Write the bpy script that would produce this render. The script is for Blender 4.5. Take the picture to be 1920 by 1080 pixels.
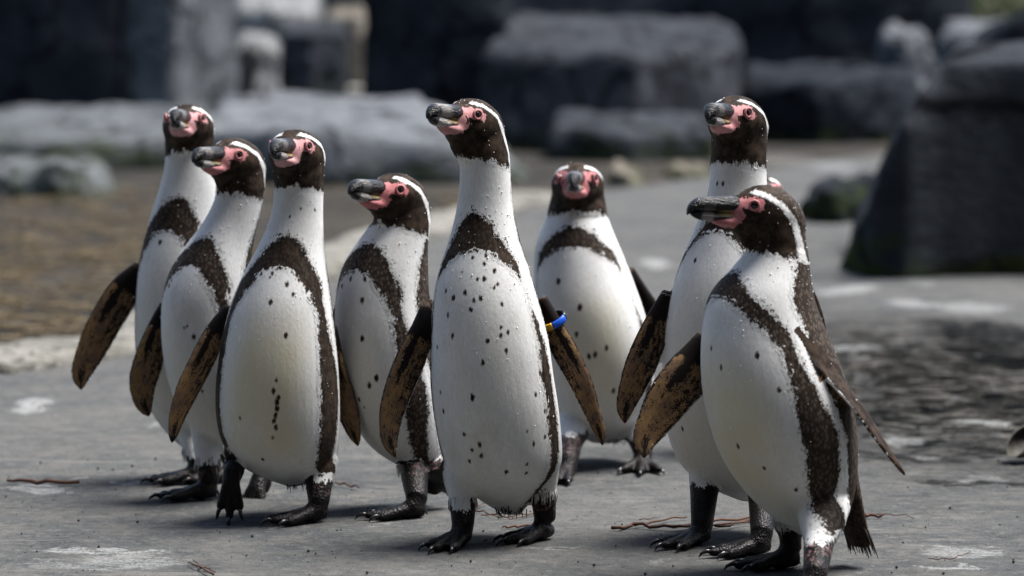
import bpy, bmesh, math, random
import numpy as np
from mathutils import Vector, Matrix, noise as mnoise

for o in list(bpy.data.objects):
    bpy.data.objects.remove(o)
SC = bpy.context.scene
COL = SC.collection
RNG = np.random.default_rng(7)
random.seed(7)

# ------------------------------------------------------------------ camera
F = 5850.0                      # focal length in pixels of the 1920 wide photograph
H = 0.79                        # camera height
PITCH = math.atan(540.0 / F)
cam_d = bpy.data.cameras.new("camera")
cam = bpy.data.objects.new("camera", cam_d)
COL.objects.link(cam)
cam.location = (0, 0, H)
cam.rotation_euler = (math.pi / 2 - PITCH, 0, 0)
cam_d.sensor_width = 36.0
cam_d.lens = 36.0 * F / 1920.0
cam_d.clip_start = 0.05
cam_d.clip_end = 600.0
cam_d.dof.use_dof = True
cam_d.dof.focus_distance = 4.50
cam_d.dof.aperture_fstop = 3.7
SC.camera = cam

# ------------------------------------------------------------------ sky, sun, exposure
SUN_AZ = math.radians(68)       # from straight ahead (+Y) towards the right (+X)
SUN_EL = math.radians(66)
world = bpy.data.worlds.new("World")
SC.world = world
world.use_nodes = True
wn = world.node_tree
bg = wn.nodes["Background"]
sky = wn.nodes.new("ShaderNodeTexSky")
sky.sky_type = 'NISHITA'
sky.sun_disc = False
sky.sun_elevation = SUN_EL
sky.sun_rotation = SUN_AZ
sky.dust_density = 2.0
sky.ozone_density = 0.8
wn.links.new(sky.outputs[0], bg.inputs[0])
bg.inputs[1].default_value = 0.10
sun_l = bpy.data.lights.new("sun", 'SUN')
sun_l.energy = 4.4
sun_l.angle = math.radians(30.0)
sun_l.color = (1.0, 0.975, 0.945)
sun = bpy.data.objects.new("sun", sun_l)
COL.objects.link(sun)
sdir = Vector((math.cos(SUN_EL) * math.sin(SUN_AZ), math.cos(SUN_EL) * math.cos(SUN_AZ), math.sin(SUN_EL)))
sun.rotation_euler = sdir.to_track_quat('Z', 'Y').to_euler()
sun.location = sdir * 20
SC.view_settings.view_transform = 'Standard'
SC.view_settings.look = 'None'
SC.view_settings.exposure = 1.12
SC.view_settings.gamma = 1.0
SC.view_settings.use_curve_mapping = False
SC.render.engine = 'CYCLES'

# ------------------------------------------------------------------ photograph -> place
CP, SP = math.cos(PITCH), math.sin(PITCH)


def ray(px, py):
    a, b = (px - 960.0) / F, (540.0 - py) / F
    return np.array([a, CP + b * SP, -SP + b * CP])


def at(px, py, D):
    """point of the vertical plane at distance D seen at a pixel"""
    r = ray(px, py)
    t = D / r[1]
    return np.array([r[0] * t, D, H + r[2] * t])


def on_ground(px, py):
    r = ray(px, py)
    t = -H / r[2]
    return np.array([r[0] * t, r[1] * t, 0.0])


def to_px(p):
    """N x 3 points -> pixel coordinates and depth"""
    x, y, z = p[:, 0], p[:, 1], p[:, 2] - H
    d = y * CP - z * SP
    v = y * SP + z * CP
    return 960 + F * x / d, 540 - F * v / d, d


# ------------------------------------------------------------------ node helpers
class NT:
    def __init__(self, name):
        self.m = bpy.data.materials.new(name)
        self.m.use_nodes = True
        self.t = self.m.node_tree
        self.b = self.t.nodes["Principled BSDF"]

    def n(self, typ, **kw):
        nd = self.t.nodes.new(typ)
        for k, v in kw.items():
            setattr(nd, k, v)
        return nd

    def plug(self, sock, v):
        if isinstance(v, bpy.types.NodeSocket):
            self.t.links.new(v, sock)
        elif v is not None:
            if isinstance(v, (tuple, list)) and len(v) == 3 and sock.type == 'RGBA':
                v = (*v, 1.0)
            sock.default_value = v

    def math(self, op, a, b=None, c=None, clamp=False):
        nd = self.n("ShaderNodeMath", operation=op, use_clamp=clamp)
        for i, v in enumerate((a, b, c)):
            self.plug(nd.inputs[i], v)
        return nd.outputs[0]

    def mix(self, f, a, b):
        nd = self.n("ShaderNodeMix", data_type='RGBA')
        self.plug(nd.inputs[0], f)
        self.plug(nd.inputs[6], a)
        self.plug(nd.inputs[7], b)
        return nd.outputs[2]

    def attr(self, name, vec=False):
        nd = self.n("ShaderNodeAttribute", attribute_name=name)
        return nd.outputs[1] if vec else nd.outputs[2]

    def obj(self):
        return self.n("ShaderNodeTexCoord").outputs[3]

    def scale(self, v, s, loc=(0, 0, 0)):
        nd = self.n("ShaderNodeMapping")
        self.plug(nd.inputs[0], v)
        nd.inputs[1].default_value = loc
        nd.inputs[3].default_value = s
        return nd.outputs[0]

    def noise(self, v, s, det=3.0, rough=0.55, dist=0.0):
        nd = self.n("ShaderNodeTexNoise")
        self.plug(nd.inputs["Vector"], v)
        nd.inputs["Scale"].default_value = s
        nd.inputs["Detail"].default_value = det
        nd.inputs["Roughness"].default_value = rough
        nd.inputs["Distortion"].default_value = dist
        return nd.outputs[0]

    def voro(self, v, s, feature='F1', out=0):
        nd = self.n("ShaderNodeTexVoronoi", feature=feature)
        self.plug(nd.inputs["Vector"], v)
        nd.inputs["Scale"].default_value = s
        return nd.outputs[out]

    def step(self, v, lo, hi, smooth=True):
        nd = self.n("ShaderNodeMapRange", interpolation_type='SMOOTHSTEP' if smooth else 'LINEAR')
        self.plug(nd.inputs[0], v)
        nd.inputs[1].default_value = lo
        nd.inputs[2].default_value = hi
        return nd.outputs[0]

    def bump(self, h, strength, dist, prev=None):
        nd = self.n("ShaderNodeBump")
        nd.inputs["Strength"].default_value = strength
        nd.inputs["Distance"].default_value = dist
        self.plug(nd.inputs["Height"], h)
        if prev is not None:
            self.plug(nd.inputs["Normal"], prev)
        return nd.outputs[0]

    def out(self, color=None, rough=None, normal=None, spec=None):
        self.plug(self.b.inputs["Base Color"], color)
        self.plug(self.b.inputs["Roughness"], rough)
        if normal is not None:
            self.plug(self.b.inputs["Normal"], normal)
        if spec is not None:
            self.plug(self.b.inputs["Specular IOR Level"], spec)
        return self.m


# ------------------------------------------------------------------ materials
def mat_plumage(seed, red=0.5):
    n = NT("penguin_plumage")
    o = n.scale(n.obj(), (1, 1, 1), (seed * 3.1, seed * 1.7, seed * 0.9))
    stretch = n.scale(o, (1, 1, 0.45))
    big = n.noise(stretch, 95, 2.0, 0.5)
    fine = n.noise(stretch, 330, 2.0, 0.6)
    soft = n.attr("soft")
    e = n.math('ADD', n.math('MULTIPLY', n.math('SUBTRACT', big, 0.5), 0.030),
               n.math('MULTIPLY', n.math('SUBTRACT', fine, 0.5), 0.016))
    e = n.math('MULTIPLY', e, soft)
    dark = n.step(n.math('ADD', n.attr("dark"), e), -0.0013, 0.0013)
    spot = n.step(n.math('ADD', n.attr("spot"), n.math('MULTIPLY', n.math('SUBTRACT', fine, 0.5), 0.005)), -0.0012, 0.0014)
    # stray dark feather tips in the white beside a dark edge, white tips in the dark
    vo = n.voro(stretch, 210)
    near = n.step(n.attr("dark"), -0.016, -0.002)
    tips = n.math('MULTIPLY', n.step(n.math('SUBTRACT', vo, n.math('MULTIPLY', near, 0.30)), 0.03, -0.03), near)
    tips = n.math('MULTIPLY', tips, soft)
    dk = n.math('MAXIMUM', n.math('MAXIMUM', dark, spot), n.math('MULTIPLY', tips, 0.85))
    back = n.attr("back")
    scales = n.voro(n.scale(o, (1, 1, 0.6)), 230)
    mott = n.noise(o, 60, 3, 0.6)
    c_dark = n.mix(n.step(mott, 0.35, 0.7), (0.014, 0.0098, 0.0076), (0.054, 0.037, 0.026))
    c_dark = n.mix(n.math('MULTIPLY', n.step(fine, 0.55, 0.72), 0.45), c_dark, (0.085, 0.060, 0.043))
    c_back = n.mix(n.step(scales, 0.15, 0.65), (0.100, 0.078, 0.063), (0.031, 0.0235, 0.0190))
    c_dk = n.mix(back, c_dark, c_back)
    wm = n.noise(n.scale(o, (1, 1, 0.35)), 26, 3, 0.6)
    c_w = n.mix(n.step(wm, 0.3, 0.75), (0.79, 0.79, 0.78), (0.70, 0.70, 0.685))
    silk = n.noise(n.scale(o, (1, 1, 0.14)), 420, 2, 0.6)
    c_w = n.mix(n.math('MULTIPLY', n.step(silk, 0.42, 0.62), 0.35), c_w, (0.60, 0.60, 0.585))
    c_w = n.mix(n.math('MULTIPLY', n.step(scales, 0.35, 0.7), 0.22), c_w, (0.55, 0.55, 0.53))
    smu = n.math('MULTIPLY', n.step(n.noise(n.scale(o, (1, 1, 0.5)), 17, 4, 0.65), 0.52, 0.74), 0.45)
    c_w = n.mix(smu, c_w, (0.50, 0.49, 0.44))
    yel = n.math('MULTIPLY', n.attr("yel"), n.step(n.noise(o, 9, 2), 0.15, 0.62))
    c_w = n.mix(yel, c_w, (0.66, 0.59, 0.38))  # yellow feather stain, with a reflected tint painted into it
    col = n.mix(dk, c_w, c_dk)
    # bare pink face
    pe = n.math('ADD', n.math('MULTIPLY', n.math('SUBTRACT', fine, 0.5), 0.009), n.math('MULTIPLY', n.math('SUBTRACT', n.noise(o, 120, 2), 0.5), 0.012))
    pk = n.step(n.math('ADD', n.attr("pink"), pe), -0.0006, 0.0006)
    pa = tuple(a + (b - a) * red for a, b in zip((0.56, 0.34, 0.34), (0.48, 0.165, 0.17)))
    c_p = n.mix(n.step(n.noise(o, 140, 3), 0.35, 0.7), pa, tuple(v * k for v, k in zip(pa, (0.82, 0.68, 0.70))))
    c_p = n.mix(n.math('MULTIPLY', n.step(n.noise(o, 260, 3, 0.7), 0.58, 0.70), 0.6), c_p, (0.10, 0.035, 0.035))
    col = n.mix(pk, col, c_p)
    # flipper under-side: tan with dark blotches
    fl = n.attr("flip")
    fuv = n.attr("fuv", True)
    sp1 = n.noise(n.scale(fuv, (13, 3.3, 1), (seed, seed * 2, 0)), 1.6, 3, 0.62)
    sp2 = n.noise(n.scale(fuv, (60, 11, 1), (seed, 0, 0)), 1.6, 2, 0.6)
    blot = n.math('ADD', n.math('MULTIPLY', sp1, 0.5), n.math('MULTIPLY', sp2, 0.5))
    blot = n.math('ADD', blot, n.attr("fdark"))
    blot = n.step(blot, 0.555, 0.590)
    tan = n.mix(n.step(n.noise(o, 45, 2), 0.3, 0.7), (0.240, 0.145, 0.064), (0.140, 0.090, 0.060))
    c_f = n.mix(blot, tan, (0.011, 0.008, 0.007))
    col = n.mix(fl, col, c_f)
    # legs and feet
    lg = n.step(n.math('ADD', n.attr("leg"), n.math('MULTIPLY', n.math('ADD', n.math('SUBTRACT', big, 0.5), n.math('SUBTRACT', fine, 0.5)), 0.026)), -0.0008, 0.0008)
    lp = n.math('MULTIPLY', n.attr("lpink"), n.step(n.noise(o, 130, 3, 0.6), 0.50, 0.62))
    scl = n.voro(o, 330)
    c_l = n.mix(n.step(scl, 0.2, 0.6), (0.011, 0.009, 0.009), (0.004, 0.0035, 0.0035))
    c_l = n.mix(lp, c_l, (0.20, 0.105, 0.105))
    col = n.mix(lg, col, c_l)
    hgt = n.math('ADD', n.math('MULTIPLY', fine, 0.6), n.math('MULTIPLY', n.noise(stretch, 900, 1), 0.4))
    hgt = n.math('ADD', hgt, n.math('MULTIPLY', n.math('MULTIPLY', n.math('ADD', back, 0.35), scales), 0.8))
    hgt = n.math('ADD', hgt, n.math('MULTIPLY', n.noise(stretch, 70, 2, 0.5), 0.5))
    nb = n.bump(hgt, 0.22, 0.0015)
    nb = n.bump(n.math('MULTIPLY', scl, lg), 0.7, 0.0016, nb)
    rough = n.math('SUBTRACT', 0.58, n.math('MULTIPLY', n.math('MAXIMUM', lg, n.math('MULTIPLY', fl, 0.4)), 0.14))
    rough = n.math('SUBTRACT', rough, n.math('MULTIPLY', pk, 0.08))
    spec = n.math('ADD', 0.05, n.math('MULTIPLY', n.math('MAXIMUM', lg, n.math('MULTIPLY', fl, 0.4)), 0.12))
    return n.out(col, rough, nb, spec)


def mat_beak(horn):
    n = NT("beak_horn")
    h = n.attr("hl", True)
    s = n.n("ShaderNodeSeparateXYZ")
    n.plug(s.inputs[0], h)
    x, y, z = s.outputs
    ridg = n.noise(n.scale(h, (130, 200, 420)), 1.0, 3, 0.6)
    wob = n.math('MULTIPLY', n.math('SUBTRACT', n.noise(h, 110, 3, 0.6), 0.5), 0.030)
    xx = n.math('ADD', x, wob)
    band = n.math('MULTIPLY', n.step(xx, 0.086 - 0.022 * horn, 0.098 - 0.016 * horn), n.math('SUBTRACT', 1.0, n.step(xx, 0.104, 0.112)))
    low = n.math('SUBTRACT', 1.0, n.step(z, -0.001, 0.013))
    pale = n.math('MULTIPLY', band, n.math('ADD', n.math('MULTIPLY', low, 0.5), 0.05 + horn * 0.75), clamp=True)
    streak = n.math('MULTIPLY', n.step(ridg, 0.64, 0.74), 0.10 + horn * 0.35)
    streak = n.math('MULTIPLY', streak, n.math('SUBTRACT', 1.0, n.step(xx, 0.10, 0.11)))
    c = n.mix(n.math('MAXIMUM', pale, streak), (0.012, 0.012, 0.014), (0.42, 0.39, 0.36))
    gape = n.math('MULTIPLY', n.math('SUBTRACT', 1.0, n.step(x, 0.068, 0.090)),
                  n.math('SUBTRACT', 1.0, n.step(n.math('ABSOLUTE', n.math('SUBTRACT', z, 0.0005)), 0.0022, 0.0050)))
    c = n.mix(n.math('MULTIPLY', gape, 0.8), c, (0.50, 0.36, 0.16))
    nb = n.bump(ridg, 1.0, 0.0032)
    return n.out(c, 0.26, nb, 0.28)


def simple(name, col, rough=0.5, spec=0.5, vary=None, scale=20, bump=0.0, bdist=0.01):
    n = NT(name)
    o = n.obj()
    c = col
    nz = n.noise(o, scale, 4, 0.6)
    if vary:
        c = n.mix(n.step(nz, 0.3, 0.7), col, vary)
    return n.out(c, rough, n.bump(nz, bump, bdist) if bump else None, spec)


def mat_rock(name, c1, c2, moss=0.0, scale=3.0):
    n = NT(name)
    o = n.n("ShaderNodeNewGeometry").outputs[0]
    a = n.noise(o, scale, 6, 0.62, 0.4)
    b = n.noise(n.scale(o, (1, 1, 2.5)), scale * 5, 5, 0.65)
    f = n.step(n.math('ADD', n.math('MULTIPLY', a, 0.6), n.math('MULTIPLY', b, 0.4)), 0.36, 0.62)
    c = n.mix(f, c1, c2)
    pale = n.step(n.noise(o, scale * 2.1, 4, 0.7), 0.60, 0.72)
    c = n.mix(n.math('MULTIPLY', pale, 0.35), c, tuple(min(0.5, v * 1.9) for v in c2))
    wv = n.n("ShaderNodeVectorMath", operation='MULTIPLY_ADD')
    nz = n.n("ShaderNodeTexNoise")
    n.plug(nz.inputs["Vector"], o)
    nz.inputs["Scale"].default_value = scale * 0.8
    nz.inputs["Detail"].default_value = 4
    n.plug(wv.inputs[0], nz.outputs[1])
    wv.inputs[1].default_value = (0.5, 0.5, 0.5)
    n.plug(wv.inputs[2], o)
    cr_ = n.voro(n.scale(wv.outputs[0], (1, 1, 1.8)), scale * 0.55, 'DISTANCE_TO_EDGE')
    c = n.mix(n.math('MULTIPLY', n.step(cr_, 0.05, 0.005), 0.8), c, tuple(v * 0.25 for v in c1))
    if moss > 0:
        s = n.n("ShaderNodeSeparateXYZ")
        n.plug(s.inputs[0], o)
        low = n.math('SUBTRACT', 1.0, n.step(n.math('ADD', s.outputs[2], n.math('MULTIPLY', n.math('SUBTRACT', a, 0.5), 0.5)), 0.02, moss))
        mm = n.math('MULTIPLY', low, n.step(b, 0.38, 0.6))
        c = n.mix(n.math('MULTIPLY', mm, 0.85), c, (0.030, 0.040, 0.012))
    h = n.math('ADD', n.math('MULTIPLY', a, 0.7), n.math('MULTIPLY', b, 0.3))
    return n.out(c, 0.8, n.bump(h, 0.8, 0.08), 0.0)


M = {}
M['eye'] = simple("eye_dark", (0.012, 0.006, 0.005), 0.04, 0.6)
M['iris'] = simple("eye_ring_skin", (0.50, 0.20, 0.20), 0.5, 0.3, (0.42, 0.15, 0.16), 300)
M['claw'] = simple("claw_horn", (0.012, 0.010, 0.010), 0.25, 0.5)
M['rock_dark'] = mat_rock("dark_basalt", (0.014, 0.0165, 0.020), (0.030, 0.034, 0.040), 0.10)
M['rock_slate'] = mat_rock("smooth_slate", (0.020, 0.023, 0.027), (0.042, 0.046, 0.052), 0.09, 1.4)
M['rock_mid'] = mat_rock("grey_basalt", (0.025, 0.0275, 0.032), (0.050, 0.054, 0.060), 0.16)
M['rock_light'] = mat_rock("pale_granite", (0.050, 0.054, 0.059), (0.155, 0.163, 0.172), 0.16)
M['rock_moss_shade'] = mat_rock("mossy_shaded_granite", (0.045, 0.049, 0.052), (0.11, 0.117, 0.122), 0.15)  # dark moss green also paints in the shade under an overhang
M['rock_tan'] = mat_rock("tan_stone", (0.10, 0.090, 0.074), (0.16, 0.143, 0.118), 0.08)
M['rock_white'] = mat_rock("whitish_stone", (0.13, 0.134, 0.134), (0.21, 0.212, 0.208), 0.0)
M['twig'] = simple("twig_bark", (0.095, 0.040, 0.020), 0.7, 0.2, (0.05, 0.024, 0.016), 120, 0.5, 0.002)
M['straw'] = simple("dry_straw", (0.17, 0.13, 0.075), 0.8, 0.2, (0.10, 0.075, 0.045), 8)
M['feather'] = simple("dark_feather", (0.020, 0.016, 0.013), 0.6, 0.3, (0.045, 0.034, 0.027), 150)
M['white_feather'] = simple("white_feather", (0.66, 0.66, 0.64), 0.7, 0.1, (0.50, 0.48, 0.45), 200)
M['grit'] = simple("dark_grit", (0.02, 0.02, 0.02), 0.8, 0.2, (0.09, 0.085, 0.08), 9)
M['kerb'] = mat_rock("pale_kerb_stone", (0.14, 0.136, 0.12), (0.24, 0.23, 0.205), 0.0, 6.0)
drop_n = NT("water_drop")
M['drop'] = drop_n.out((0.86, 0.88, 0.90), 0.08, None, 0.9)  # opaque near-white, so the sparkle of the drops is painted in


# ------------------------------------------------------------------ object helpers
def link(name, me, mat=None, parent=None, smooth=True):
    o = bpy.data.objects.new(name, me)
    COL.objects.link(o)
    if mat is not None:
        me.materials.clear()
        me.materials.append(mat)
    if smooth:
        me.polygons.foreach_set("use_smooth", np.ones(len(me.polygons), dtype=bool))
    if parent is not None:
        o.parent = parent
    return o


def tag(o, label=None, cat=None, group=None, kind=None):
    for k, v in (("label", label), ("category", cat), ("group", group), ("kind", kind)):
        if v:
            o[k] = v
    return o


def empty(name, loc):
    o = bpy.data.objects.new(name, None)
    COL.objects.link(o)
    o.location = loc
    o.empty_display_size = 0.05
    return o


class Soup:
    """collects vertices and faces"""
    def __init__(self):
        self.v, self.f = [], []

    def rings(self, rings, cap=True):
        base = len(self.v)
        k = len(rings[0])
        for r in rings:
            self.v.extend([tuple(p) for p in r])
        for i in range(len(rings) - 1):
            for j in range(k):
                a = base + i * k + j
                b = base + i * k + (j + 1) % k
                self.f.append((a, b, b + k, a + k))
        if cap:
            for idx, rev in ((0, True), (len(rings) - 1, False)):
                c = np.mean(np.array(rings[idx]), axis=0)
                self.v.append(tuple(c))
                ci = len(self.v) - 1
                for j in range(k):
                    a = base + idx * k + j
                    b = base + idx * k + (j + 1) % k
                    self.f.append((b, a, ci) if rev else (a, b, ci))

    def tube(self, pts, rad, k=10, up=(0, 0, 1)):
        pts = np.array(pts, float)
        rings = []
        for i, p in enumerate(pts):
            t = pts[min(i + 1, len(pts) - 1)] - pts[max(i - 1, 0)]
            t /= np.linalg.norm(t) + 1e-9
            s = np.cross(t, up)
            if np.linalg.norm(s) < 1e-3:
                s = np.cross(t, (0, 1, 0))
            s /= np.linalg.norm(s)
            u = np.cross(s, t)
            r = rad[i]
            ra, rb = (r if isinstance(r, (tuple, list)) else (r, r))
            rings.append([p + s * ra * math.cos(a) + u * rb * math.sin(a) for a in np.linspace(0, 2 * math.pi, k, endpoint=False)])
        self.rings(rings)

    def ball(self, c, r, nseg=8, nr=5):
        c = np.array(c, float)
        rings = []
        for i in range(1, nr):
            a = math.pi * i / nr
            rings.append([c + r * np.array([math.sin(a) * math.cos(b), math.sin(a) * math.sin(b), -math.cos(a)])
                          for b in np.linspace(0, 2 * math.pi, nseg, endpoint=False)])
        base = len(self.v)
        self.rings(rings, cap=True)
        # pull the cap centres out to the poles
        self.v[-2] = tuple(c - np.array([0, 0, r]))
        self.v[-1] = tuple(c + np.array([0, 0, r]))

    def mesh(self, name):
        me = bpy.data.meshes.new(name)
        me.from_pydata([tuple(map(float, p)) for p in self.v], [], self.f)
        me.update()
        return me


def fix_normals(me):
    bm = bmesh.new()
    bm.from_mesh(me)
    bmesh.ops.recalc_face_normals(bm, faces=bm.faces)
    bm.to_mesh(me)
    bm.free()


def remesh(me, voxel, smooth_it=0, smooth_f=0.5):
    fix_normals(me)
    o = bpy.data.objects.new("tmp", me)
    COL.objects.link(o)
    m = o.modifiers.new("r", 'REMESH')
    m.mode = 'VOXEL'
    m.voxel_size = voxel
    m.use_smooth_shade = True
    if smooth_it:
        s = o.modifiers.new("s", 'SMOOTH')
        s.factor = smooth_f
        s.iterations = smooth_it
    dg = bpy.context.evaluated_depsgraph_get()
    dg.update()
    out = bpy.data.meshes.new_from_object(o.evaluated_get(dg))
    bpy.data.objects.remove(o)
    bpy.data.meshes.remove(me)
    return out


def coords(me):
    a = np.empty(len(me.vertices) * 3)
    me.vertices.foreach_get("co", a)
    return a.reshape(-1, 3)


def set_attr(me, name, arr, vec=False):
    at_ = me.attributes.new(name, 'FLOAT_VECTOR' if vec else 'FLOAT', 'POINT')
    at_.data.foreach_set("vector" if vec else "value", np.ascontiguousarray(arr, dtype=np.float32).ravel())


def smoothstep(a, lo, hi):
    t = np.clip((a - lo) / (hi - lo), 0, 1)
    return t * t * (3 - 2 * t)


def poly_sd(px, pz, poly):
    """signed distance, positive inside"""
    poly = np.array(poly)
    d = np.full(px.shape, 1e9)
    inside = np.zeros(px.shape, bool)
    n = len(poly)
    for i in range(n):
        ax, az = poly[i]
        bx, bz = poly[(i + 1) % n]
        ex, ez = bx - ax, bz - az
        t = np.clip(((px - ax) * ex + (pz - az) * ez) / (ex * ex + ez * ez + 1e-12), 0, 1)
        d = np.minimum(d, np.hypot(px - ax - t * ex, pz - az - t * ez))
        c = ((az > pz) != (bz > pz)) & (px < ex * (pz - az) / (ez + 1e-12 * (ez == 0)) + ax)
        inside ^= c
    return np.where(inside, d, -d)


def line_sd(px, pz, pts, w):
    """half width w minus distance to a polyline; w per point"""
    best = np.full(px.shape, -1e9)
    for i in range(len(pts) - 1):
        (ax, az), (bx, bz) = pts[i], pts[i + 1]
        ex, ez = bx - ax, bz - az
        t = np.clip(((px - ax) * ex + (pz - az) * ez) / (ex * ex + ez * ez), 0, 1)
        ww = w[i] + (w[i + 1] - w[i]) * t
        best = np.maximum(best, ww - np.hypot(px - ax - t * ex, pz - az - t * ez))
    return best


# ------------------------------------------------------------------ ground
def build_ground():
    def axis(bands):
        out = [bands[0][0]]
        for lo, hi, st in bands:
            n = max(1, int(round((hi - lo) / st)))
            out += list(np.linspace(lo, hi, n + 1)[1:])
        return np.array(out)
    xs = axis([(-200, -40, 20), (-40, -8, 2), (-8, -2, 0.25), (-2, 2.4, 0.02), (2.4, 8, 0.25), (8, 40, 2), (40, 200, 20)])
    ys = axis([(-60, -4, 8), (-4, 3.2, 0.4), (3.2, 9.0, 0.022), (9, 20, 0.12), (20, 60, 2), (60, 400, 20)])
    X, Y = np.meshgrid(xs, ys)
    # signed side of the pale kerb: dirt lies beyond it
    kx = np.array([KERB[0][0] - 3] + [p[0] for p in KERB] + [KERB[-1][0] + 6])
    ky = np.array([KERB[0][1] - 1.2] + [p[1] for p in KERB] + [KERB[-1][1] + 12])
    lim = np.interp(X, kx, ky)
    dirt = np.clip((Y - lim) / 0.10, -1, 1) * 0.5 + 0.5
    wet = np.exp(-(((X - 0.86) / 0.46) ** 2 + ((Y - 6.5) / 1.25) ** 2) ** 2)
    wet = np.where((X > 0.25) & (Y < 9), wet, 0)
    Z = np.zeros_like(X)
    flat = np.stack([X.ravel(), Y.ravel()], 1)
    zz = np.zeros(len(flat))
    near = (np.abs(flat[:, 0]) < 3) & (flat[:, 1] > 3) & (flat[:, 1] < 14)
    wf, df = wet.ravel(), dirt.ravel()
    for i in np.nonzero(near)[0]:
        x, y = flat[i]
        h = 0.0035 * mnoise.noise((x * 2.2, y * 2.2, 0.3)) + 0.0018 * mnoise.noise((x * 9, y * 9, 1.3))
        if wf[i] > 0.02:
            h += wf[i] * (0.010 * mnoise.noise((x * 5, y * 4, 4.1)) + 0.007 * mnoise.noise((x * 16, y * 16, 7.7)) - 0.012)
        if df[i] > 0.5:
            h += 0.006 * mnoise.noise((x * 3, y * 3, 2.2)) - 0.01
        zz[i] = h
    verts = np.column_stack([flat, zz])
    nx, ny = len(xs), len(ys)
    idx = np.arange(nx * ny).reshape(ny, nx)
    faces = np.stack([idx[:-1, :-1], idx[:-1, 1:], idx[1:, 1:], idx[1:, :-1]], -1).reshape(-1, 4)
    me = bpy.data.meshes.new("ground")
    me.from_pydata(verts.tolist(), [], faces.tolist())
    set_attr(me, "dirt", df)
    set_attr(me, "wet", wf)
    n = NT("worn_concrete")
    pos = n.n("ShaderNodeNewGeometry").outputs[0]
    big = n.noise(pos, 1.7, 5, 0.6, 0.5)
    mid = n.noise(pos, 11, 5, 0.65, 0.3)
    gr = n.noise(pos, 210, 3, 0.7)
    gr2 = n.noise(pos, 620, 2, 0.7)
    c = n.mix(n.step(big, 0.3, 0.7), (0.066, 0.070, 0.073), (0.096, 0.097, 0.095))
    c = n.mix(n.math('MULTIPLY', n.step(mid, 0.42, 0.66), 0.55), c, (0.135, 0.130, 0.118))
    c = n.mix(n.math('MULTIPLY', n.step(n.noise(pos, 4.0, 4, 0.6), 0.50, 0.66), 0.5), c, (0.044, 0.047, 0.049))
    c = n.mix(n.math('MULTIPLY', n.step(n.noise(n.scale(pos, (0.35, 2.2, 1)), 9.0, 5, 0.7, 0.6), 0.55, 0.68), 0.55), c, (0.165, 0.160, 0.150))
    gs = n.noise(pos, 46, 6, 0.8, 0.2)
    c = n.mix(n.math('MULTIPLY', n.step(gs, 0.52, 0.62), 0.55), c, (0.150, 0.146, 0.138))
    c = n.mix(n.math('MULTIPLY', n.step(gs, 0.46, 0.37), 0.5), c, (0.034, 0.035, 0.037))
    c = n.mix(n.math('MULTIPLY', n.step(gr, 0.54, 0.68), 0.5), c, (0.022, 0.022, 0.023))
    c = n.mix(n.math('MULTIPLY', n.step(gr2, 0.58, 0.70), 0.5), c, (0.22, 0.22, 0.215))
    # wet, broken area on the right
    wv0 = n.n("ShaderNodeVectorMath", operation='MULTIPLY_ADD')
    n0 = n.n("ShaderNodeTexNoise")
    n.plug(n0.inputs["Vector"], pos)
    n0.inputs["Scale"].default_value = 6
    n.plug(wv0.inputs[0], n0.outputs[1])
    wv0.inputs[1].default_value = (0.3, 0.3, 0)
    n.plug(wv0.inputs[2], pos)
    wv0 = wv0.outputs[0]
    wet = n.attr("wet")
    wn_ = n.noise(n.scale(pos, (1.0, 1.6, 1)), 7.5, 6, 0.72, 0.8)
    wmask = n.math('MULTIPLY', wet, n.step(wn_, 0.38, 0.46))
    wcol = n.mix(n.step(n.noise(pos, 22, 4, 0.7), 0.42, 0.62), (0.0025, 0.003, 0.0035), (0.016, 0.015, 0.013))
    c = n.mix(n.math('MULTIPLY', wmask, 0.95), c, wcol)
    crk = n.voro(n.scale(wv0, (1, 1.5, 1)), 9.0, 'DISTANCE_TO_EDGE')
    c = n.mix(n.math('MULTIPLY', n.math('MULTIPLY', wet, n.step(crk, 0.10, 0.02)), 0.8), c, (0.003, 0.003, 0.0035))
    c = n.mix(n.math('MULTIPLY', n.math('MULTIPLY', wet, n.step(n.noise(n.scale(pos, (0.6, 1.8, 1)), 26, 4, 0.7), 0.54, 0.60)), 0.8), c, (0.125, 0.118, 0.105))
    # dirt and litter beyond the kerb
    dn = n.noise(n.scale(pos, (0.30, 2.6, 1)), 3.6, 5, 0.68, 0.4)
    dcol = n.mix(n.step(dn, 0.40, 0.62), (0.022, 0.0225, 0.023), (0.056, 0.052, 0.046))
    dcol = n.mix(n.math('MULTIPLY', n.step(n.noise(n.scale(pos, (0.5, 3.2, 1)), 5.5, 4, 0.65), 0.56, 0.66), 0.8), dcol, (0.125, 0.098, 0.060))
    dm = n.step(n.math('ADD', n.attr("dirt"), n.math('MULTIPLY', n.math('SUBTRACT', mid, 0.5), 0.8)), 0.4, 0.6)
    c = n.mix(dm, c, dcol)
    # droppings: pale splashes, each with a place and a size of its own
    sm = None
    wob = n.n("ShaderNodeTexNoise")
    n.plug(wob.inputs["Vector"], pos)
    wob.inputs["Scale"].default_value = 16
    wob.inputs["Detail"].default_value = 5
    wob.inputs["Roughness"].default_value = 0.68
    wv = n.n("ShaderNodeVectorMath", operation='MULTIPLY_ADD')
    n.plug(wv.inputs[0], wob.outputs[1])
    wv.inputs[1].default_value = (0.16, 0.24, 0)
    n.plug(wv.inputs[2], pos)
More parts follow.
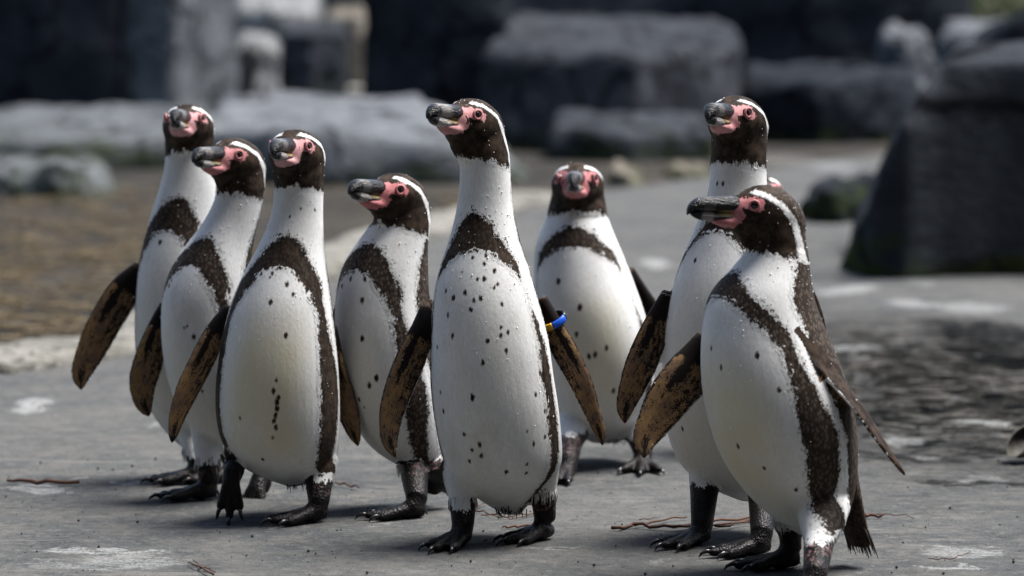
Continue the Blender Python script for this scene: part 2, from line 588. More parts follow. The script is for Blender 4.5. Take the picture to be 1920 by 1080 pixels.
    for (x, y, rx, ry, rot, st) in STAINS:
        mp = n.n("ShaderNodeMapping", vector_type='TEXTURE')
        n.plug(mp.inputs[0], wv.outputs[0])
        mp.inputs[1].default_value = (x + 0.08, y + 0.12, 0)
        mp.inputs[2].default_value = (0, 0, rot)
        mp.inputs[3].default_value = (rx, ry, 1000.0)
        ln = n.n("ShaderNodeVectorMath", operation='LENGTH')
        n.plug(ln.inputs[0], mp.outputs[0])
        s = n.math('MULTIPLY', n.step(ln.outputs[1], 1.05, 0.55), st)
        sm = s if sm is None else n.math('MAXIMUM', sm, s)
    dkm = None
    for (x, y, rx, ry, rot, st) in DARKS:
        mp = n.n("ShaderNodeMapping", vector_type='TEXTURE')
        n.plug(mp.inputs[0], wv.outputs[0])
        mp.inputs[1].default_value = (x + 0.08, y + 0.12, 0)
        mp.inputs[2].default_value = (0, 0, rot)
        mp.inputs[3].default_value = (rx, ry, 1000.0)
        ln = n.n("ShaderNodeVectorMath", operation='LENGTH')
        n.plug(ln.inputs[0], mp.outputs[0])
        q = n.math('MULTIPLY', n.step(ln.outputs[1], 1.1, 0.6), st)
        dkm = q if dkm is None else n.math('MAXIMUM', dkm, q)
    dkm = n.math('MULTIPLY', dkm, n.step(n.noise(n.scale(pos, (0.7, 1.2, 1)), 30, 5, 0.72), 0.36, 0.52))
    c = n.mix(dkm, c, (0.0035, 0.004, 0.0045))
    sm = n.math('MULTIPLY', sm, n.step(n.math('ADD', n.math('ADD', n.math('MULTIPLY', gr, 0.5), n.math('MULTIPLY', n.noise(n.scale(pos, (0.5, 1.6, 1)), 60, 5, 0.75), 0.5)), n.math('MULTIPLY', sm, 0.12)), 0.50, 0.68))
    c = n.mix(n.math('MULTIPLY', sm, 0.85), c, (0.30, 0.305, 0.30))
    h = n.math('ADD', n.math('ADD', n.math('MULTIPLY', gr, 0.4), n.math('MULTIPLY', mid, 0.8)), n.math('MULTIPLY', gs, 1.2))
    nb = n.bump(h, 0.7, 0.007)
    rough = n.math('SUBTRACT', 0.82, n.math('MULTIPLY', wmask, 0.25))
    n.out(c, rough, nb, 0.0)
    o = link("ground", me, n.m)
    tag(o, "grey worn concrete floor with white splashes and grit", None, None, "structure")
    return o


KERB = [on_ground(*p) for p in ((-60, 698), (120, 668), (240, 640), (430, 566), (620, 490), (740, 450), (860, 415), (1000, 372))]


def stain(px, py, wpx, hpx, rot=0.0, st=1.0):
    g = on_ground(px, py)
    g2 = on_ground(px, py - hpx / 2)
    g1 = on_ground(px, py + hpx / 2)
    return (g[0], g[1], wpx / 2 / F * g[1], abs(g2[1] - g1[1]) / 2, rot, st)


STAINS = [stain(60, 758, 66, 34), stain(200, 1034, 330, 14, 0.05, .9), stain(250, 1052, 240, 34, 0.0, .75), stain(120, 1060, 190, 16, 0, .6),
          stain(240, 905, 60, 8), stain(70, 916, 170, 14, 0, .9), stain(150, 895, 60, 7, 0, .8),
          stain(1228, 494, 64, 22), stain(1588, 543, 110, 26, -0.5, .9), stain(1712, 570, 120, 20, .2, .9), stain(1820, 578, 170, 24, 0, .8),
          stain(1600, 647, 120, 14, 0, .8), stain(1830, 776, 170, 15, 0, .9), stain(1730, 530, 70, 16, 0, .6),
          stain(1810, 1035, 200, 28, 0, .8), stain(1780, 1066, 130, 16, 0, .9), stain(1850, 895, 150, 14, 0, .6),
          stain(1040, 1027, 150, 8, -.1, .8), stain(720, 985, 50, 6, 0, .7), stain(1240, 1050, 90, 6, 0, .6), stain(380, 985, 220, 10, 0, .45),
          stain(1460, 300, 190, 20, 0, .6), stain(1560, 310, 120, 22, 0, .7), stain(1690, 815, 120, 22, 0, .7), stain(1620, 730, 110, 12, 0, .4),
          stain(290, 800, 30, 14, 0, .8), stain(1740, 850, 90, 12, 0, .7)]
DARKS = [stain(1850, 622, 240, 60, 0, .95), stain(1880, 665, 170, 40, 0, .95), stain(1760, 600, 130, 16, 0, .8), stain(1800, 648, 120, 26, 0, .9), stain(1640, 770, 160, 26, 0, .75),
         stain(1700, 850, 260, 34, 0, .75), stain(1830, 905, 260, 16, 0, .75), stain(1760, 820, 160, 18, 0, .75), stain(1650, 705, 150, 12, 0, .6), stain(1870, 745, 140, 24, 0, .6), stain(1740, 762, 90, 14, 0, .7), stain(1850, 840, 140, 22, 0, .8)]
build_ground()


def build_kerb():
    pts = np.array(KERB)
    s = Soup()
    dense = []
    for i in range(len(pts) - 1):
        for t in np.linspace(0, 1, 14, endpoint=False):
            dense.append(pts[i] + (pts[i + 1] - pts[i]) * t)
    dense = np.array(dense)
    rings = []
    for i, p in enumerate(dense):
        t = dense[min(i + 1, len(dense) - 1)] - dense[max(i - 1, 0)]
        t /= np.linalg.norm(t)
        nrm = np.array([-t[1], t[0], 0])
        w = 0.13 + 0.05 * mnoise.noise((p[0] * 3, p[1] * 3, 0))
        o = nrm * 0.04 * mnoise.noise((p[0] * 2, p[1] * 2, 5))
        hgt = 0.030 + 0.012 * mnoise.noise((p[0] * 5, p[1] * 5, 9))
        prof = [(-1, -0.02), (-0.9, hgt * .7), (-0.6, hgt), (0.6, hgt * 1.1), (0.9, hgt * .7), (1, -0.02)]
        rings.append([p + o + nrm * w * a + np.array([0, 0, b]) for a, b in prof])
    s.rings(rings)
    me = s.mesh("kerb")
    fix_normals(me)
    o = link("kerb", me, M['kerb'])
    tag(o, "low pale stone edging between concrete and straw litter", None, None, "structure")


build_kerb()


# ------------------------------------------------------------------ rocks
def rock(name, label, corners, mat, amp=0.05, vox=0.05, top_in=0.06, group="boulders of the enclosure", lift=0.0):
    """corners: (px, distance, top pixel row) walked round the footprint; the block stands on the ground"""
    base, top = [], []
    for px, D, tpy in corners:
        b = at(px, 500, D)
        b[2] = -0.08 + lift
        base.append(b)
        t = at(px, tpy, D)
        top.append(t)
    base, top = np.array(base), np.array(top)
    c = top[:, :2].mean(axis=0)
    top[:, :2] += (c - top[:, :2]) * top_in
    root = np.array([base[:, 0].mean(), base[:, 1].mean(), 0])
    s = Soup()
    rings = [base - root, base * 0.65 + top * 0.35 - root, base * 0.3 + top * 0.7 - root, top - root]
    s.rings([list(r) for r in rings])
    me = remesh(s.mesh(name), vox, 12, 0.5)
    v = coords(me)
    seed = abs(hash(name + label)) % 97 if False else (sum(map(ord, label)) % 97)
    nrm = np.empty(len(v) * 3)
    me.vertices.foreach_get("normal", nrm)
    nrm = nrm.reshape(-1, 3)
    size = max(0.15, float(np.ptp(v[:, 0])))
    k = 2.2 / size
    amp = amp * 1.35
    d = np.array([mnoise.noise((p[0] * k + seed, p[1] * k, p[2] * k)) + 0.45 * mnoise.noise((p[0] * k * 3, p[1] * k * 3 + seed, p[2] * k * 3))
                  + 0.22 * mnoise.noise((p[0] * k * 8, p[1] * k * 8, p[2] * k * 8 + seed)) for p in v])
    v = v + nrm * (d * amp)[:, None]
    me.vertices.foreach_set("co", v.ravel())
    me.update()
    o = link(name, me, mat)
    o.location = root
    tag(o, label, "rock", group)
    return o


rock("boulder", "huge black block cut by the left edge", [(-260, 21.5, -70), (60, 19.8, -60), (236, 19.8, -60), (240, 23, -60), (-200, 24, -60)], M['rock_dark'], 0.035, 0.06, 0.02)
rock("boulder", "tall grey block standing right of the huge black one", [(222, 19.9, -60), (330, 19.7, -50), (446, 20.6, -40), (440, 23, -60), (240, 23, -60)], M['rock_light'], 0.03, 0.06, 0.02)  # lit right face of the black block, made as a separate paler rock
rock("boulder", "long mossy ledge under the black block at the left edge", [(-150, 14.6, 258), (120, 14.4, 262), (395, 14.6, 250), (410, 16.6, 196), (-150, 17.5, 205)], M['rock_moss_shade'], 0.05, 0.045, 0.05)
rock("boulder", "broad pale grey slab sloping down behind the left and central penguins", [(360, 13.9, 240), (600, 13.5, 236), (850, 13.5, 268), (1012, 13.8, 322), (930, 15.2, 228), (800, 16.3, 170), (400, 16.6, 174)], M['rock_light'], 0.03, 0.045, 0.03)
rock("boulder", "low rounded grey rock at the left edge above the straw", [(-120, 12.7, 318), (110, 12.3, 306), (235, 12.8, 322), (200, 13.9, 288), (-120, 14.2, 286)], M['rock_light'], 0.04, 0.035, 0.10)
rock("boulder", "tall black boulder behind the head of the central penguin", [(686, 17.6, -90), (800, 16.9, -90), (950, 16.9, -60), (960, 18.6, -80), (690, 19, -90)], M['rock_dark'], 0.04, 0.05, 0.02)
rock("boulder", "large dark boulder with a broad sunlit top at upper centre", [(905, 16.5, 92), (1190, 16.0, 95), (1408, 17.3, 84), (1370, 18.6, 18), (900, 18.8, 22)], M['rock_mid'], 0.06, 0.05, 0.05)
rock("boulder", "flat grey slab at the foot of the large central boulder", [(1020, 15.4, 236), (1180, 15.2, 244), (1345, 15.5, 244), (1320, 16.2, 204), (1040, 16.2, 206)], M['rock_mid'], 0.03, 0.035, 0.04)
rock("boulder", "black rock filling the gap above the large central boulder", [(1240, 22, -60), (1500, 21.5, -60), (1830, 22, -50), (1800, 24, -70), (1250, 24, -70)], M['rock_dark'], 0.08, 0.08, 0.03)
rock("boulder", "low dark wall of rock behind the upright right penguin", [(1385, 17.4, 152), (1530, 17.1, 150), (1720, 17.5, 146), (1720, 18.6, 118), (1390, 18.6, 112)], M['rock_dark'], 0.05, 0.045, 0.03)
rock("boulder", "small whitish boulder on the dark wall at upper right", [(1640, 18.3, 70), (1690, 18.2, 64), (1752, 18.4, 76), (1740, 18.9, 50), (1650, 18.9, 46)], M['rock_light'], 0.04, 0.025, 0.2)
rock("boulder", "pale sloping rock in the upper right corner", [(1750, 20, 60), (1850, 19.7, 62), (2000, 20, 60), (1990, 21.6, 30), (1760, 21.6, 34)], M['rock_light'], 0.05, 0.05, 0.06)
rock("boulder", "black rock cut by the right edge below the pale corner rock", [(1820, 15.2, 75), (1900, 15.0, 20), (2100, 15.2, -40), (2100, 16.2, -40), (1850, 16.2, 60)], M['rock_dark'], 0.04, 0.05, 0.02)
rock("boulder", "great dark boulder with a long sloping left side at the right edge", [(1566, 9.2, 505), (1635, 8.85, 350), (1700, 8.8, 205), (1760, 8.9, 112), (1860, 8.95, 102), (2080, 8.95, 100), (2080, 10.4, 66), (1790, 10.4, 70), (1700, 10.1, 190), (1610, 10, 380)], M['rock_slate'], 0.012, 0.028, 0.0)
rock("boulder", "dark low rock left of the steep right-hand wedge", [(1490, 11.3, 382), (1550, 11.0, 356), (1640, 11.2, 350), (1650, 12.0, 322), (1530, 12.0, 330)], M['rock_dark'], 0.03, 0.025, 0.10)
rock("stone", "small tan stone lying just right of the rear penguin's head", [(1138, 13.6, 318), (1170, 13.4, 325), (1212, 13.4, 342), (1200, 13.9, 318), (1150, 13.9, 298)], M['rock_tan'], 0.015, 0.014, 0.15, "small stones on the floor")
rock("stone", "pale tan stone between the rear and upright right penguins", [(1240, 14.0, 318), (1280, 13.8, 320), (1335, 13.9, 326), (1325, 14.4, 306), (1250, 14.4, 304)], M['rock_tan'], 0.015, 0.016, 0.15, "small stones on the floor")
def added_shade_wall():
    """unseen rock wall added behind and beside the camera to block low sky light"""
    s = Soup()
    rings = []
    for a in np.linspace(math.radians(-12), math.radians(192), 70):
        r = 5.4 + 0.5 * mnoise.noise((a * 3, 1, 2))
        d = np.array([math.cos(a), -math.sin(a), 0])
        c = np.array([0.3, 3.0, 0]) + d * r
        hh = 10.5 + 1.0 * mnoise.noise((a * 4, 7, 1))
        rings.append([c + d * x + np.array([0, 0, z]) for x, z in ((0, -.1), (.25, hh * .35), (.2, hh * .7), (.55, hh), (1.3, hh * 1.02), (1.6, hh * .5), (1.6, -.1))])
    s.rings(rings)
    me = s.mesh("added_shade_wall")
    fix_normals(me)
    o = link("added_shade_wall", me, M['rock_mid'])
    tag(o, "dark rock wall added outside the picture to shade the birds", None, None, "structure")


added_shade_wall()
# the sunny gap far behind
rock("boulder", "bright pale boulder in the far gap beside the black block", [(440, 23, 92), (480, 22.7, 88), (522, 23, 100), (516, 24, 70), (446, 24, 66)], M['rock_white'], 0.05, 0.03, 0.08, "pale rocks in the far gap")
rock("boulder", "grey square rock in the middle of the far gap", [(520, 26, 62), (580, 25.7, 60), (652, 26, 58), (650, 27, 36), (524, 27, 38)], M['rock_mid'], 0.04, 0.04, 0.03, "pale rocks in the far gap")
rock("boulder", "whitish ledge at the top of the far gap", [(440, 29, 20), (520, 28.7, 12), (600, 29, 16), (600, 32, -30), (440, 32, -30)], M['rock_white'], 0.05, 0.05, 0.03, "pale rocks in the far gap")
rock("boulder", "tan upright rock at the right side of the far gap", [(610, 28, 34), (670, 27.6, 30), (740, 28, 20), (740, 29.5, 8), (615, 29.5, 14)], M['rock_tan'], 0.05, 0.04, 0.03, "pale rocks in the far gap")
rock("boulder", "dark ridge closing the far background at the top", [(300, 36, -60), (700, 35.5, -40), (1300, 36, -60), (1300, 40, -80), (300, 40, -80)], M['rock_mid'], 0.1, 0.12, 0.03)


def sand_patch():
    s = Soup()
    pts = [on_ground(px, py) for px, py in ((490, 172), (720, 172), (720, 128), (500, 126))]
    rr = [[p + np.array([0, 0, 0.004]) for p in pts], [p + np.array([0, 0, 0.03]) for p in pts]]
    s.rings(rr)
    me = s.mesh("sand")
    fix_normals(me)
    o = link("sand", me, simple("pale_sand", (0.30, 0.285, 0.255), 0.9, 0.0, (0.36, 0.345, 0.315), 3, 0.4, 0.05), smooth=False)
    tag(o, "bright strip of pale sand in the far gap", None, None, "structure")


sand_patch()


def hedge():
    """far clipped greenery in the upper right corner"""
    root = empty("hedge", (0, 0, 0))
    c0 = at(1860, 10, 42)
    root.location = (c0[0], 42, 0)
    rng = np.random.default_rng(3)
    s = Soup()
    N = 5200
    p = rng.uniform((-1.4, -0.5, 0.0), (2.6, 0.7, 1.35), (N, 3))
    for q in p:
        a = rng.normal(size=3)
        a /= np.linalg.norm(a)
        b = np.cross(a, rng.normal(size=3))
        b /= np.linalg.norm(b)
        l, w = 0.075, 0.035
        base = len(s.v)
        s.v += [tuple(q - a * l), tuple(q + b * w), tuple(q + a * l), tuple(q - b * w)]
        s.f.append((base, base + 1, base + 2, base + 3))
    link("leaves", s.mesh("leaves"), simple("hedge_leaf", (0.13, 0.16, 0.065), 0.6, 0.3, (0.20, 0.22, 0.11), 3), root)["kind"] = "stuff"
    for k in range(6):
        t = Soup()
        x = -1.2 + k * 0.72
        t.tube([(x, 0, -0.05), (x + .03, 0.02, 0.5), (x - .02, 0, 1.1)], [0.03, 0.024, 0.01], 7)
        link("stem", t.mesh("stem"), M['twig'], root)
    tag(root, "sunlit green hedge far off in the upper right corner", "hedge")


hedge()


# ------------------------------------------------------------------ penguins
def yaw_axes(psi):
    """psi in degrees: 0 faces the camera, 90 faces the left of the picture"""
    a = math.radians(psi)
    return np.array([-math.sin(a), -math.cos(a), 0.0]), np.array([math.cos(a), -math.sin(a), 0.0])


PINK = [(.064, .0285), (.0500, .0300), (.0455, .0215), (.0340, .0228), (.0245, .0208), (.0212, .0125), (.0248, .0042), (.0335, .0020), (.0405, .0046), (.0485, .0085),
        (.0470, -.0010), (.0455, -.0075), (.0520, -.0145), (.0606, -.0190), (.0757, -.024), (.094, -.020), (.094, -.003), (.0700, -.0005), (.075, .0059), (.070, .0142), (.068, .0205)]
STRIPE = [(.050, .0325), (.034, .0312), (.020, .0262), (.000, .0130), (-.019, -.0100), (-.028, -.040), (-.031, -.085)]
STRIPE_W = [.0020, .0028, .0034, .0040, .0050, .0064, .0085]
HEAD_ST = [(-.052, .006, .006, -.020), (-.048, .020, .021, -.019), (-.038, .032, .031, -.015), (-.020, .0410, .0390, -.0075), (0, .0435, .0400, -.002),
           (.018, .0405, .0380, -.0005), (.032, .0335, .0345, -.002), (.043, .0255, .0290, -.0030), (.052, .0185, .0245, -.001), (.058, .0130, .0195, .001), (.062, .007, .012, .002)]
CHIN_ST = [(.016, .026, .018, -.016), (.040, .0220, .0145, -.0135), (.058, .0175, .0105, -.0120), (.074, .0130, .0072, -.0100), (.086, .008, .004, -.0080)]
# upper and lower half of the beak: x, half width, top z, bottom z
BEAK_UP = [(.046, .0170, .0240, .0000), (.058, .0162, .0250, .0005), (.072, .0148, .0246, .0012), (.088, .0132, .0240, .0025), (.100, .0120, .0240, .0040),
           (.110, .0108, .0234, .0048), (.118, .0092, .0208, .0045), (.1245, .0068, .0160, .0020), (.1285, .0040, .0105, -.0010), (.1298, .0016, .0055, -.0010)]
BEAK_LO = [(.046, .0150, .0022, -.0130), (.060, .0142, .0026, -.0132), (.076, .0126, .0034, -.0122), (.092, .0110, .0046, -.0106), (.104, .0098, .0060, -.0094),
           (.113, .0082, .0064, -.0072), (.120, .0056, .0040, -.0035), (.1245, .0026, .0030, .0000)]


def flipper_build(soup, spec, D, scale):
    pts = np.array([at(p[0], p[1], D + dy) for p, dy in zip(spec['pts'], np.linspace(spec.get('dy', (0, 0))[0], spec.get('dy', (0, 0))[1], len(spec['pts'])))])
    w = np.array([p[2] for p in spec['pts']]) / F * D * 0.5
    # resample
    s = np.concatenate([[0], np.cumsum(np.linalg.norm(np.diff(pts, axis=0), axis=1))])
    s /= s[-1]
    u = np.linspace(0, 1, 26)
    cs = np.column_stack([catmull(s, pts[:, i], u) for i in range(3)])
    cw = np.maximum(catmull(s, w, u), 0.0015)
    tau = math.radians(spec.get('tau', 0))
    rings, fr = [], []
    for i in range(len(u)):
        t = cs[min(i + 1, len(u) - 1)] - cs[max(i - 1, 0)]
        t /= np.linalg.norm(t)
        inpl = np.cross(t, (0, 1, 0))
        inpl /= np.linalg.norm(inpl)
        if inpl[0] * spec.get('lead', -1) < 0:
            inpl = -inpl
        c = inpl * math.cos(tau) + np.array([0, 1, 0]) * math.sin(tau)
        c -= t * np.dot(c, t)
        c /= np.linalg.norm(c)
        nr = np.cross(t, c)
        if nr[1] > 0:
            nr = -nr
        th = (0.0075 * (1 - u[i]) ** 0.8 + 0.0036) * spec.get('thick', 1.0)
        cw_ = cw[i] * (1.0 - .16 * smoothstep(u[i], .55, 1.0))
        wi = cw_ if u[i] < 0.9 else cw_ * math.sqrt(max(0.02, 1 - ((u[i] - 0.9) / 0.1) ** 2))
        ring = []
        for a in np.linspace(0, 2 * math.pi, 14, endpoint=False):
            ca, sa = math.cos(a), math.sin(a)
            lead = 1.0 if ca > 0 else 0.65
            ring.append(cs[i] + c * wi * ca + nr * th * sa * lead)
        rings.append(ring)
        fr.append((cs[i], t, c, nr, wi, th))
    soup.rings(rings)
    return fr


def catmull(x, y, xq):
    """monotone-ish cubic interpolation (finite-difference Hermite)"""
    x, y = np.asarray(x, float), np.asarray(y, float)
    m = np.gradient(y, x) if len(x) > 2 else np.full(len(x), (y[-1] - y[0]) / (x[-1] - x[0]))
    i = np.clip(np.searchsorted(x, xq) - 1, 0, len(x) - 2)
    h = x[i + 1] - x[i]
    t = np.clip((xq - x[i]) / h, 0, 1)
    return ((2 * t ** 3 - 3 * t ** 2 + 1) * y[i] + (t ** 3 - 2 * t ** 2 + t) * h * m[i]
            + (-2 * t ** 3 + 3 * t ** 2) * y[i + 1] + (t ** 3 - t ** 2) * h * m[i + 1])


def foot_build(soup, claws, heel, psi, pitch=0.0, spread=24, size=1.0, roll=0.0):
    """heel: point under the ankle; three webbed toes"""
    f, l = yaw_axes(psi)
    up = np.array([0, 0, 1.0])
    if pitch or roll:
        a = math.radians(pitch)
        f2 = f * math.cos(a) - up * math.sin(a)
        up2 = up * math.cos(a) + f * math.sin(a)
        f, up = f2, up2
    heel = np.array(heel, float)

    def W(x, y, z):
        return heel + size * (f * x + l * y + up * z)
    soup.tube([W(-.012, 0, .012), W(0, 0, .014), W(.018, 0, .014), (W(.034, 0, .011))], [(.009 * size, .009 * size), (.0135 * size, .0125 * size), (.015 * size, .011 * size), (.014 * size, .008 * size)], 10, tuple(up))
    tips = []
    for k, (ang, L) in enumerate(((-spread, .066), (0, .078), (spread, .066))):
        a = math.radians(ang)
        ca, sa = math.cos(a), math.sin(a)
        P_ = [(.008, .013), (.026, .0135), (.042, .0100), (.056, .0085), (L - .004, .0070), (L, .0055)]
        soup.tube([W(d * ca, d * sa, z) for d, z in P_], [(.009 * size, .010 * size), (.0085 * size, .009 * size), (.0075 * size, .0075 * size), (.0078 * size, .0075 * size), (.0066 * size, .006 * size), (.003 * size, .003 * size)], 9, tuple(up))
        claws.append(Soup())
        claws[-1].tube([W((L - .005) * ca, (L - .005) * sa, .0085), W((L + .004) * ca, (L + .004) * sa, .0095), W((L + .011) * ca, (L + .011) * sa, .0065), W((L + .0145) * ca, (L + .0145) * sa, .0015)],
                   [.0036 * size, .0032 * size, .0022 * size, .0006 * size], 7, tuple(up))
        tips.append((ca * (L - .016), sa * (L - .016)))
    for a_, b_ in ((0, 1), (1, 2)):
        top = [W(.010, 0, .012), W(*tips[a_], .0065), W((tips[a_][0] + tips[b_][0]) / 2 - .007, (tips[a_][1] + tips[b_][1]) / 2, .006), W(*tips[b_], .0065)]
        bot = [p - up * .0055 * size for p in top]
        soup.rings([bot, top])
    # small hind toe
    claws.append(Soup())
    claws[-1].tube([W(-.006, -.008, .014), W(-.014, -.012, .010), W(-.018, -.013, .003)], [.0035 * size, .0028 * size, .0008 * size], 6, tuple(up))


def penguin(spec):
    D = spec['D']
    sc = D / F                                  # metres per pixel at the bird
    psi_b, psi_h = spec['yaw'], spec['head'][2]
    hx, hy, _, hpitch, hroll, hscale = spec['head']
    root = on_ground(960, 1000) * 0
    cxm = np.mean([(o[1] + o[2]) / 2 for o in spec['outline'][-6:]])
    root = np.array([at(cxm, 900, D)[0], D, 0.0])
    thing = empty("penguin", root)
    tag(thing, spec['label'], "penguin", "penguins walking in a group")
    soup, claws = Soup(), []
    # ---- trunk and neck: stack of rings
    ol = sorted(spec['outline'], key=lambda r: -r[0])          # from the bottom up
    zc = np.array([at(960, r[0], D)[2] for r in ol])
    xc = np.array([at((r[1] + r[2]) / 2, r[0], D)[0] for r in ol])
    rr = np.array([(r[2] - r[1]) / 2 * sc for r in ol])
    z0, z1 = zc[0], zc[-1]
    zq = np.linspace(z0, z1, 90)
    cx = catmull(zc, xc, zq)
    cr = np.maximum(catmull(zc, rr, zq), 0.004)
    tt = (zq - z0) / (z1 - z0)
    f_b, l_b = yaw_axes(psi_b)
    zbt = at(960, spec['band'][0], D)[2]
    zbb = at(960, spec['band'][1], D)[2]
    bulge = catmull([0, .12, .35, .6, .8, 1], spec.get('bulge', [-.032, -.008, .013, .014, .005, 0.0]), tt)
    for _ in range(10):
        bulge[1:-1] = bulge[:-2] * .25 + bulge[1:-1] * .5 + bulge[2:] * .25
        cr[1:-1] = cr[:-2] * .25 + cr[1:-1] * .5 + cr[2:] * .25
        cx[1:-1] = cx[:-2] * .25 + cx[1:-1] * .5 + cx[2:] * .25
    cy = D - bulge * math.cos(math.radians(psi_b)) + spec.get('lean', 0) * (tt - 0.3)
    psi_z = psi_b + (psi_h - psi_b) * smoothstep(zq, zbt - .09, z1)
    rings = []
    for i in range(len(zq)):
        f, l = yaw_axes(psi_z[i])
        k = 0.94
        A = cr[i] / math.sqrt(math.cos(math.radians(psi_z[i])) ** 2 + (k * math.sin(math.radians(psi_z[i]))) ** 2)
        c = np.array([cx[i], cy[i], zq[i]])
        rings.append([c + l * A * math.sin(a) + f * k * A * math.cos(a) for a in np.linspace(0, 2 * math.pi, 48, endpoint=False)])
    # ---- head
    hc = at(hx, hy, D - spec.get('head_dy', 0.0) + cy[-1] - D)
    fh, lh = yaw_axes(psi_h)
    a = math.radians(hpitch)
    fh3 = fh * math.cos(a) + np.array([0, 0, 1]) * math.sin(a)
    uh3 = np.array([0, 0, 1]) * math.cos(a) - fh * math.sin(a)
    b = math.radians(hroll)
    lh3 = lh * math.cos(b) + uh3 * math.sin(b)
    uh3 = uh3 * math.cos(b) - lh * math.sin(b)

    def HW(x, y, z):
        return hc + hscale * (fh3 * x + lh3 * y + uh3 * z)
    for ST in (HEAD_ST, CHIN_ST):
        soup.rings([[HW(x, ry * math.cos(t), zc_ + rz * math.sin(t)) for t in np.linspace(0, 2 * math.pi, 28, endpoint=False)] for x, ry, rz, zc_ in ST])
    # the neck runs on up into the skull
    nt = np.array([cx[-1], cy[-1], z1])
    sk = HW(-.008, 0, -.002)
    for u in np.linspace(0, 1, 12)[1:]:
        w_ = u * u * (3 - 2 * u)
        c = nt + (sk - nt) * np.array([w_, w_, u])
        r_ = cr[-1] + (.0415 * hscale - cr[-1]) * w_
        f, l = yaw_axes(psi_h)
        rings.append([c + l * r_ * math.sin(a_) + f * .96 * r_ * math.cos(a_) for a_ in np.linspace(0, 2 * math.pi, 48, endpoint=False)])
    soup.rings(rings)
    soup.tube([HW(.034, 0, -.012), HW(.024, 0, -.026), HW(.008, 0, -.040) * .6 + nt * .4], [.018 * hscale, .0225 * hscale, .028 * hscale], 20, tuple(fh3))
    # ---- flippers, legs, tail
    frs = [(flipper_build(soup, s, D, sc), s) for s in spec['flippers']]
    leg_lines = []
    for L in spec['legs']:
        hip = at(*L['hip'][:2], D + L['hip'][2])
        if 'heel' in L:
            heel = on_ground(*L['heel'])
        else:
            heel = at(L['up'][0], L['up'][1], D + L['up'][2])
        up = np.array([0, 0, 1.0])
        foot_build(soup, claws, heel, L['psi'], L.get('pitch', 0), L.get('spread', 19), L.get('size', 1.0) * 1.04)
        ank = heel + up * 0.030
        ank[2] = min(ank[2], hip[2] - .005)
        mid = hip * .45 + ank * .55
        r0 = L.get('r', .036)
        ff_ = yaw_axes(L['psi'])[0]
        if L.get('pitch', 0) > 30:
            ff_ = np.array([0, 0, -1.0])
        pts = [hip, hip * .72 + ank * .28, mid, ank, ank * .5 + heel * .5 + up * .004 + ff_ * .004, heel + up * .012 + ff_ * .016, heel + up * .011 + ff_ * .028]
        soup.tube(pts, [r0, r0 * .84, .0210, .0165, .0165, .0150, .0090], 16)
        leg_lines.append((hip, ank, heel, L))
    if 'tail' in spec:
        T = spec['tail']
        p0, p1 = at(T[0][0], T[0][1], D + T[0][2]), at(T[1][0], T[1][1], D + T[1][2])
        soup.tube([p0, p0 * .5 + p1 * .5, p0 * .15 + p1 * .85, p1], [(.030, .030), (.026, .014), (.024, .007), (.020, .003)], 14, tuple(f_b))
    vox = spec.get('vox', 0.0024)
    me = remesh(soup.mesh("body"), vox, 7, 0.5)
    v = coords(me)
    n = len(v)
    # ---- plumage fields
    z = v[:, 2]
    CX, CY, CR = np.interp(z, zq, cx), np.interp(z, zq, cy), np.interp(z, zq, cr)
    PS = np.radians(np.interp(z, zq, psi_z))
    dx, dy = v[:, 0] - CX, v[:, 1] - CY
    fx, fy = -np.sin(PS), -np.cos(PS)
    lx, ly = np.cos(PS), -np.sin(PS)
    th = np.degrees(np.arctan2(dx * lx + dy * ly, dx * fx + dy * fy))
    ath = np.abs(th)
    ti, to, td = spec.get('theta', (57, 84, 102))
    tilt = spec.get('tilt', 0.0)                   # slant of the breast band
    zz = z - tilt * np.sin(np.radians(th))
    uo = np.clip((zbt - zz) / spec.get('arch_o', .072), 0, 1)
    ui = np.clip((zbb - zz) / spec.get('arch_i', .068), 0, 1)
    th_o = to * .80 * uo ** 0.50 + to * .24 * smoothstep(zbt - zz, .08, .24) - np.where(zz > zbt, (zz - zbt) / .03 * 30, 0)
    th_i = ti * ui ** 0.42 - np.where(zz > zbb, (zz - zbb) / .03 * 40, 0)
    low = smoothstep(z, z0 + .02, z0 + .14)
    th_o = th_o - (1 - low) * 14
    th_i = th_i - (1 - low) * 6
    rad = np.radians(1.0) * np.maximum(CR, .02)
    so, si = np.gradient(to * .8 * np.clip((zbt - zq) / .075, .02, 1) ** .42, zq), np.gradient(ti * np.clip((zbb - zq) / .095, .02, 1) ** .38, zq)
    go = np.sqrt(1 + (np.interp(z, zq, so) * rad) ** 2)
    gi = np.sqrt(1 + (np.interp(z, zq, si) * rad) ** 2)
    band = np.minimum((th_o - ath) * rad / go, (ath - th_i) * rad / gi)
    band = np.minimum(band, (zbt - zz) + .001)
    neck_t = smoothstep(z, zbt - .02, zbt + .06)
    tdz = td + neck_t * spec.get('nape', 12) - spec.get('saddle', 12) * smoothstep(zbt - z, -.02, .05) * (1 - smoothstep(zbt - z, .12, .24))
    backf = (ath - tdz) * rad
    # head
    rel = (v - hc) / hscale
    hxl, hyl, hzl = rel @ fh3, rel @ lh3, rel @ uh3
    ay = np.abs(hyl)
    zl = np.interp(hxl, [-.05, -.02, .02, .045, .07], np.array([-.066, -.060, -.052, -.046, -.034]) + spec.get('bib', 0))
    inhead = (np.abs(hxl) < .12) & (ay < .075) & (hzl > -.12)
    stripe = np.full(n, -1.0)
    pink = np.full(n, -1.0)
    hm = inhead
    stripe[hm] = line_sd(hxl[hm], hzl[hm], STRIPE, np.array(STRIPE_W) * spec.get('stripe', 1.0))
    stripe = np.minimum(stripe, ay - .0125)
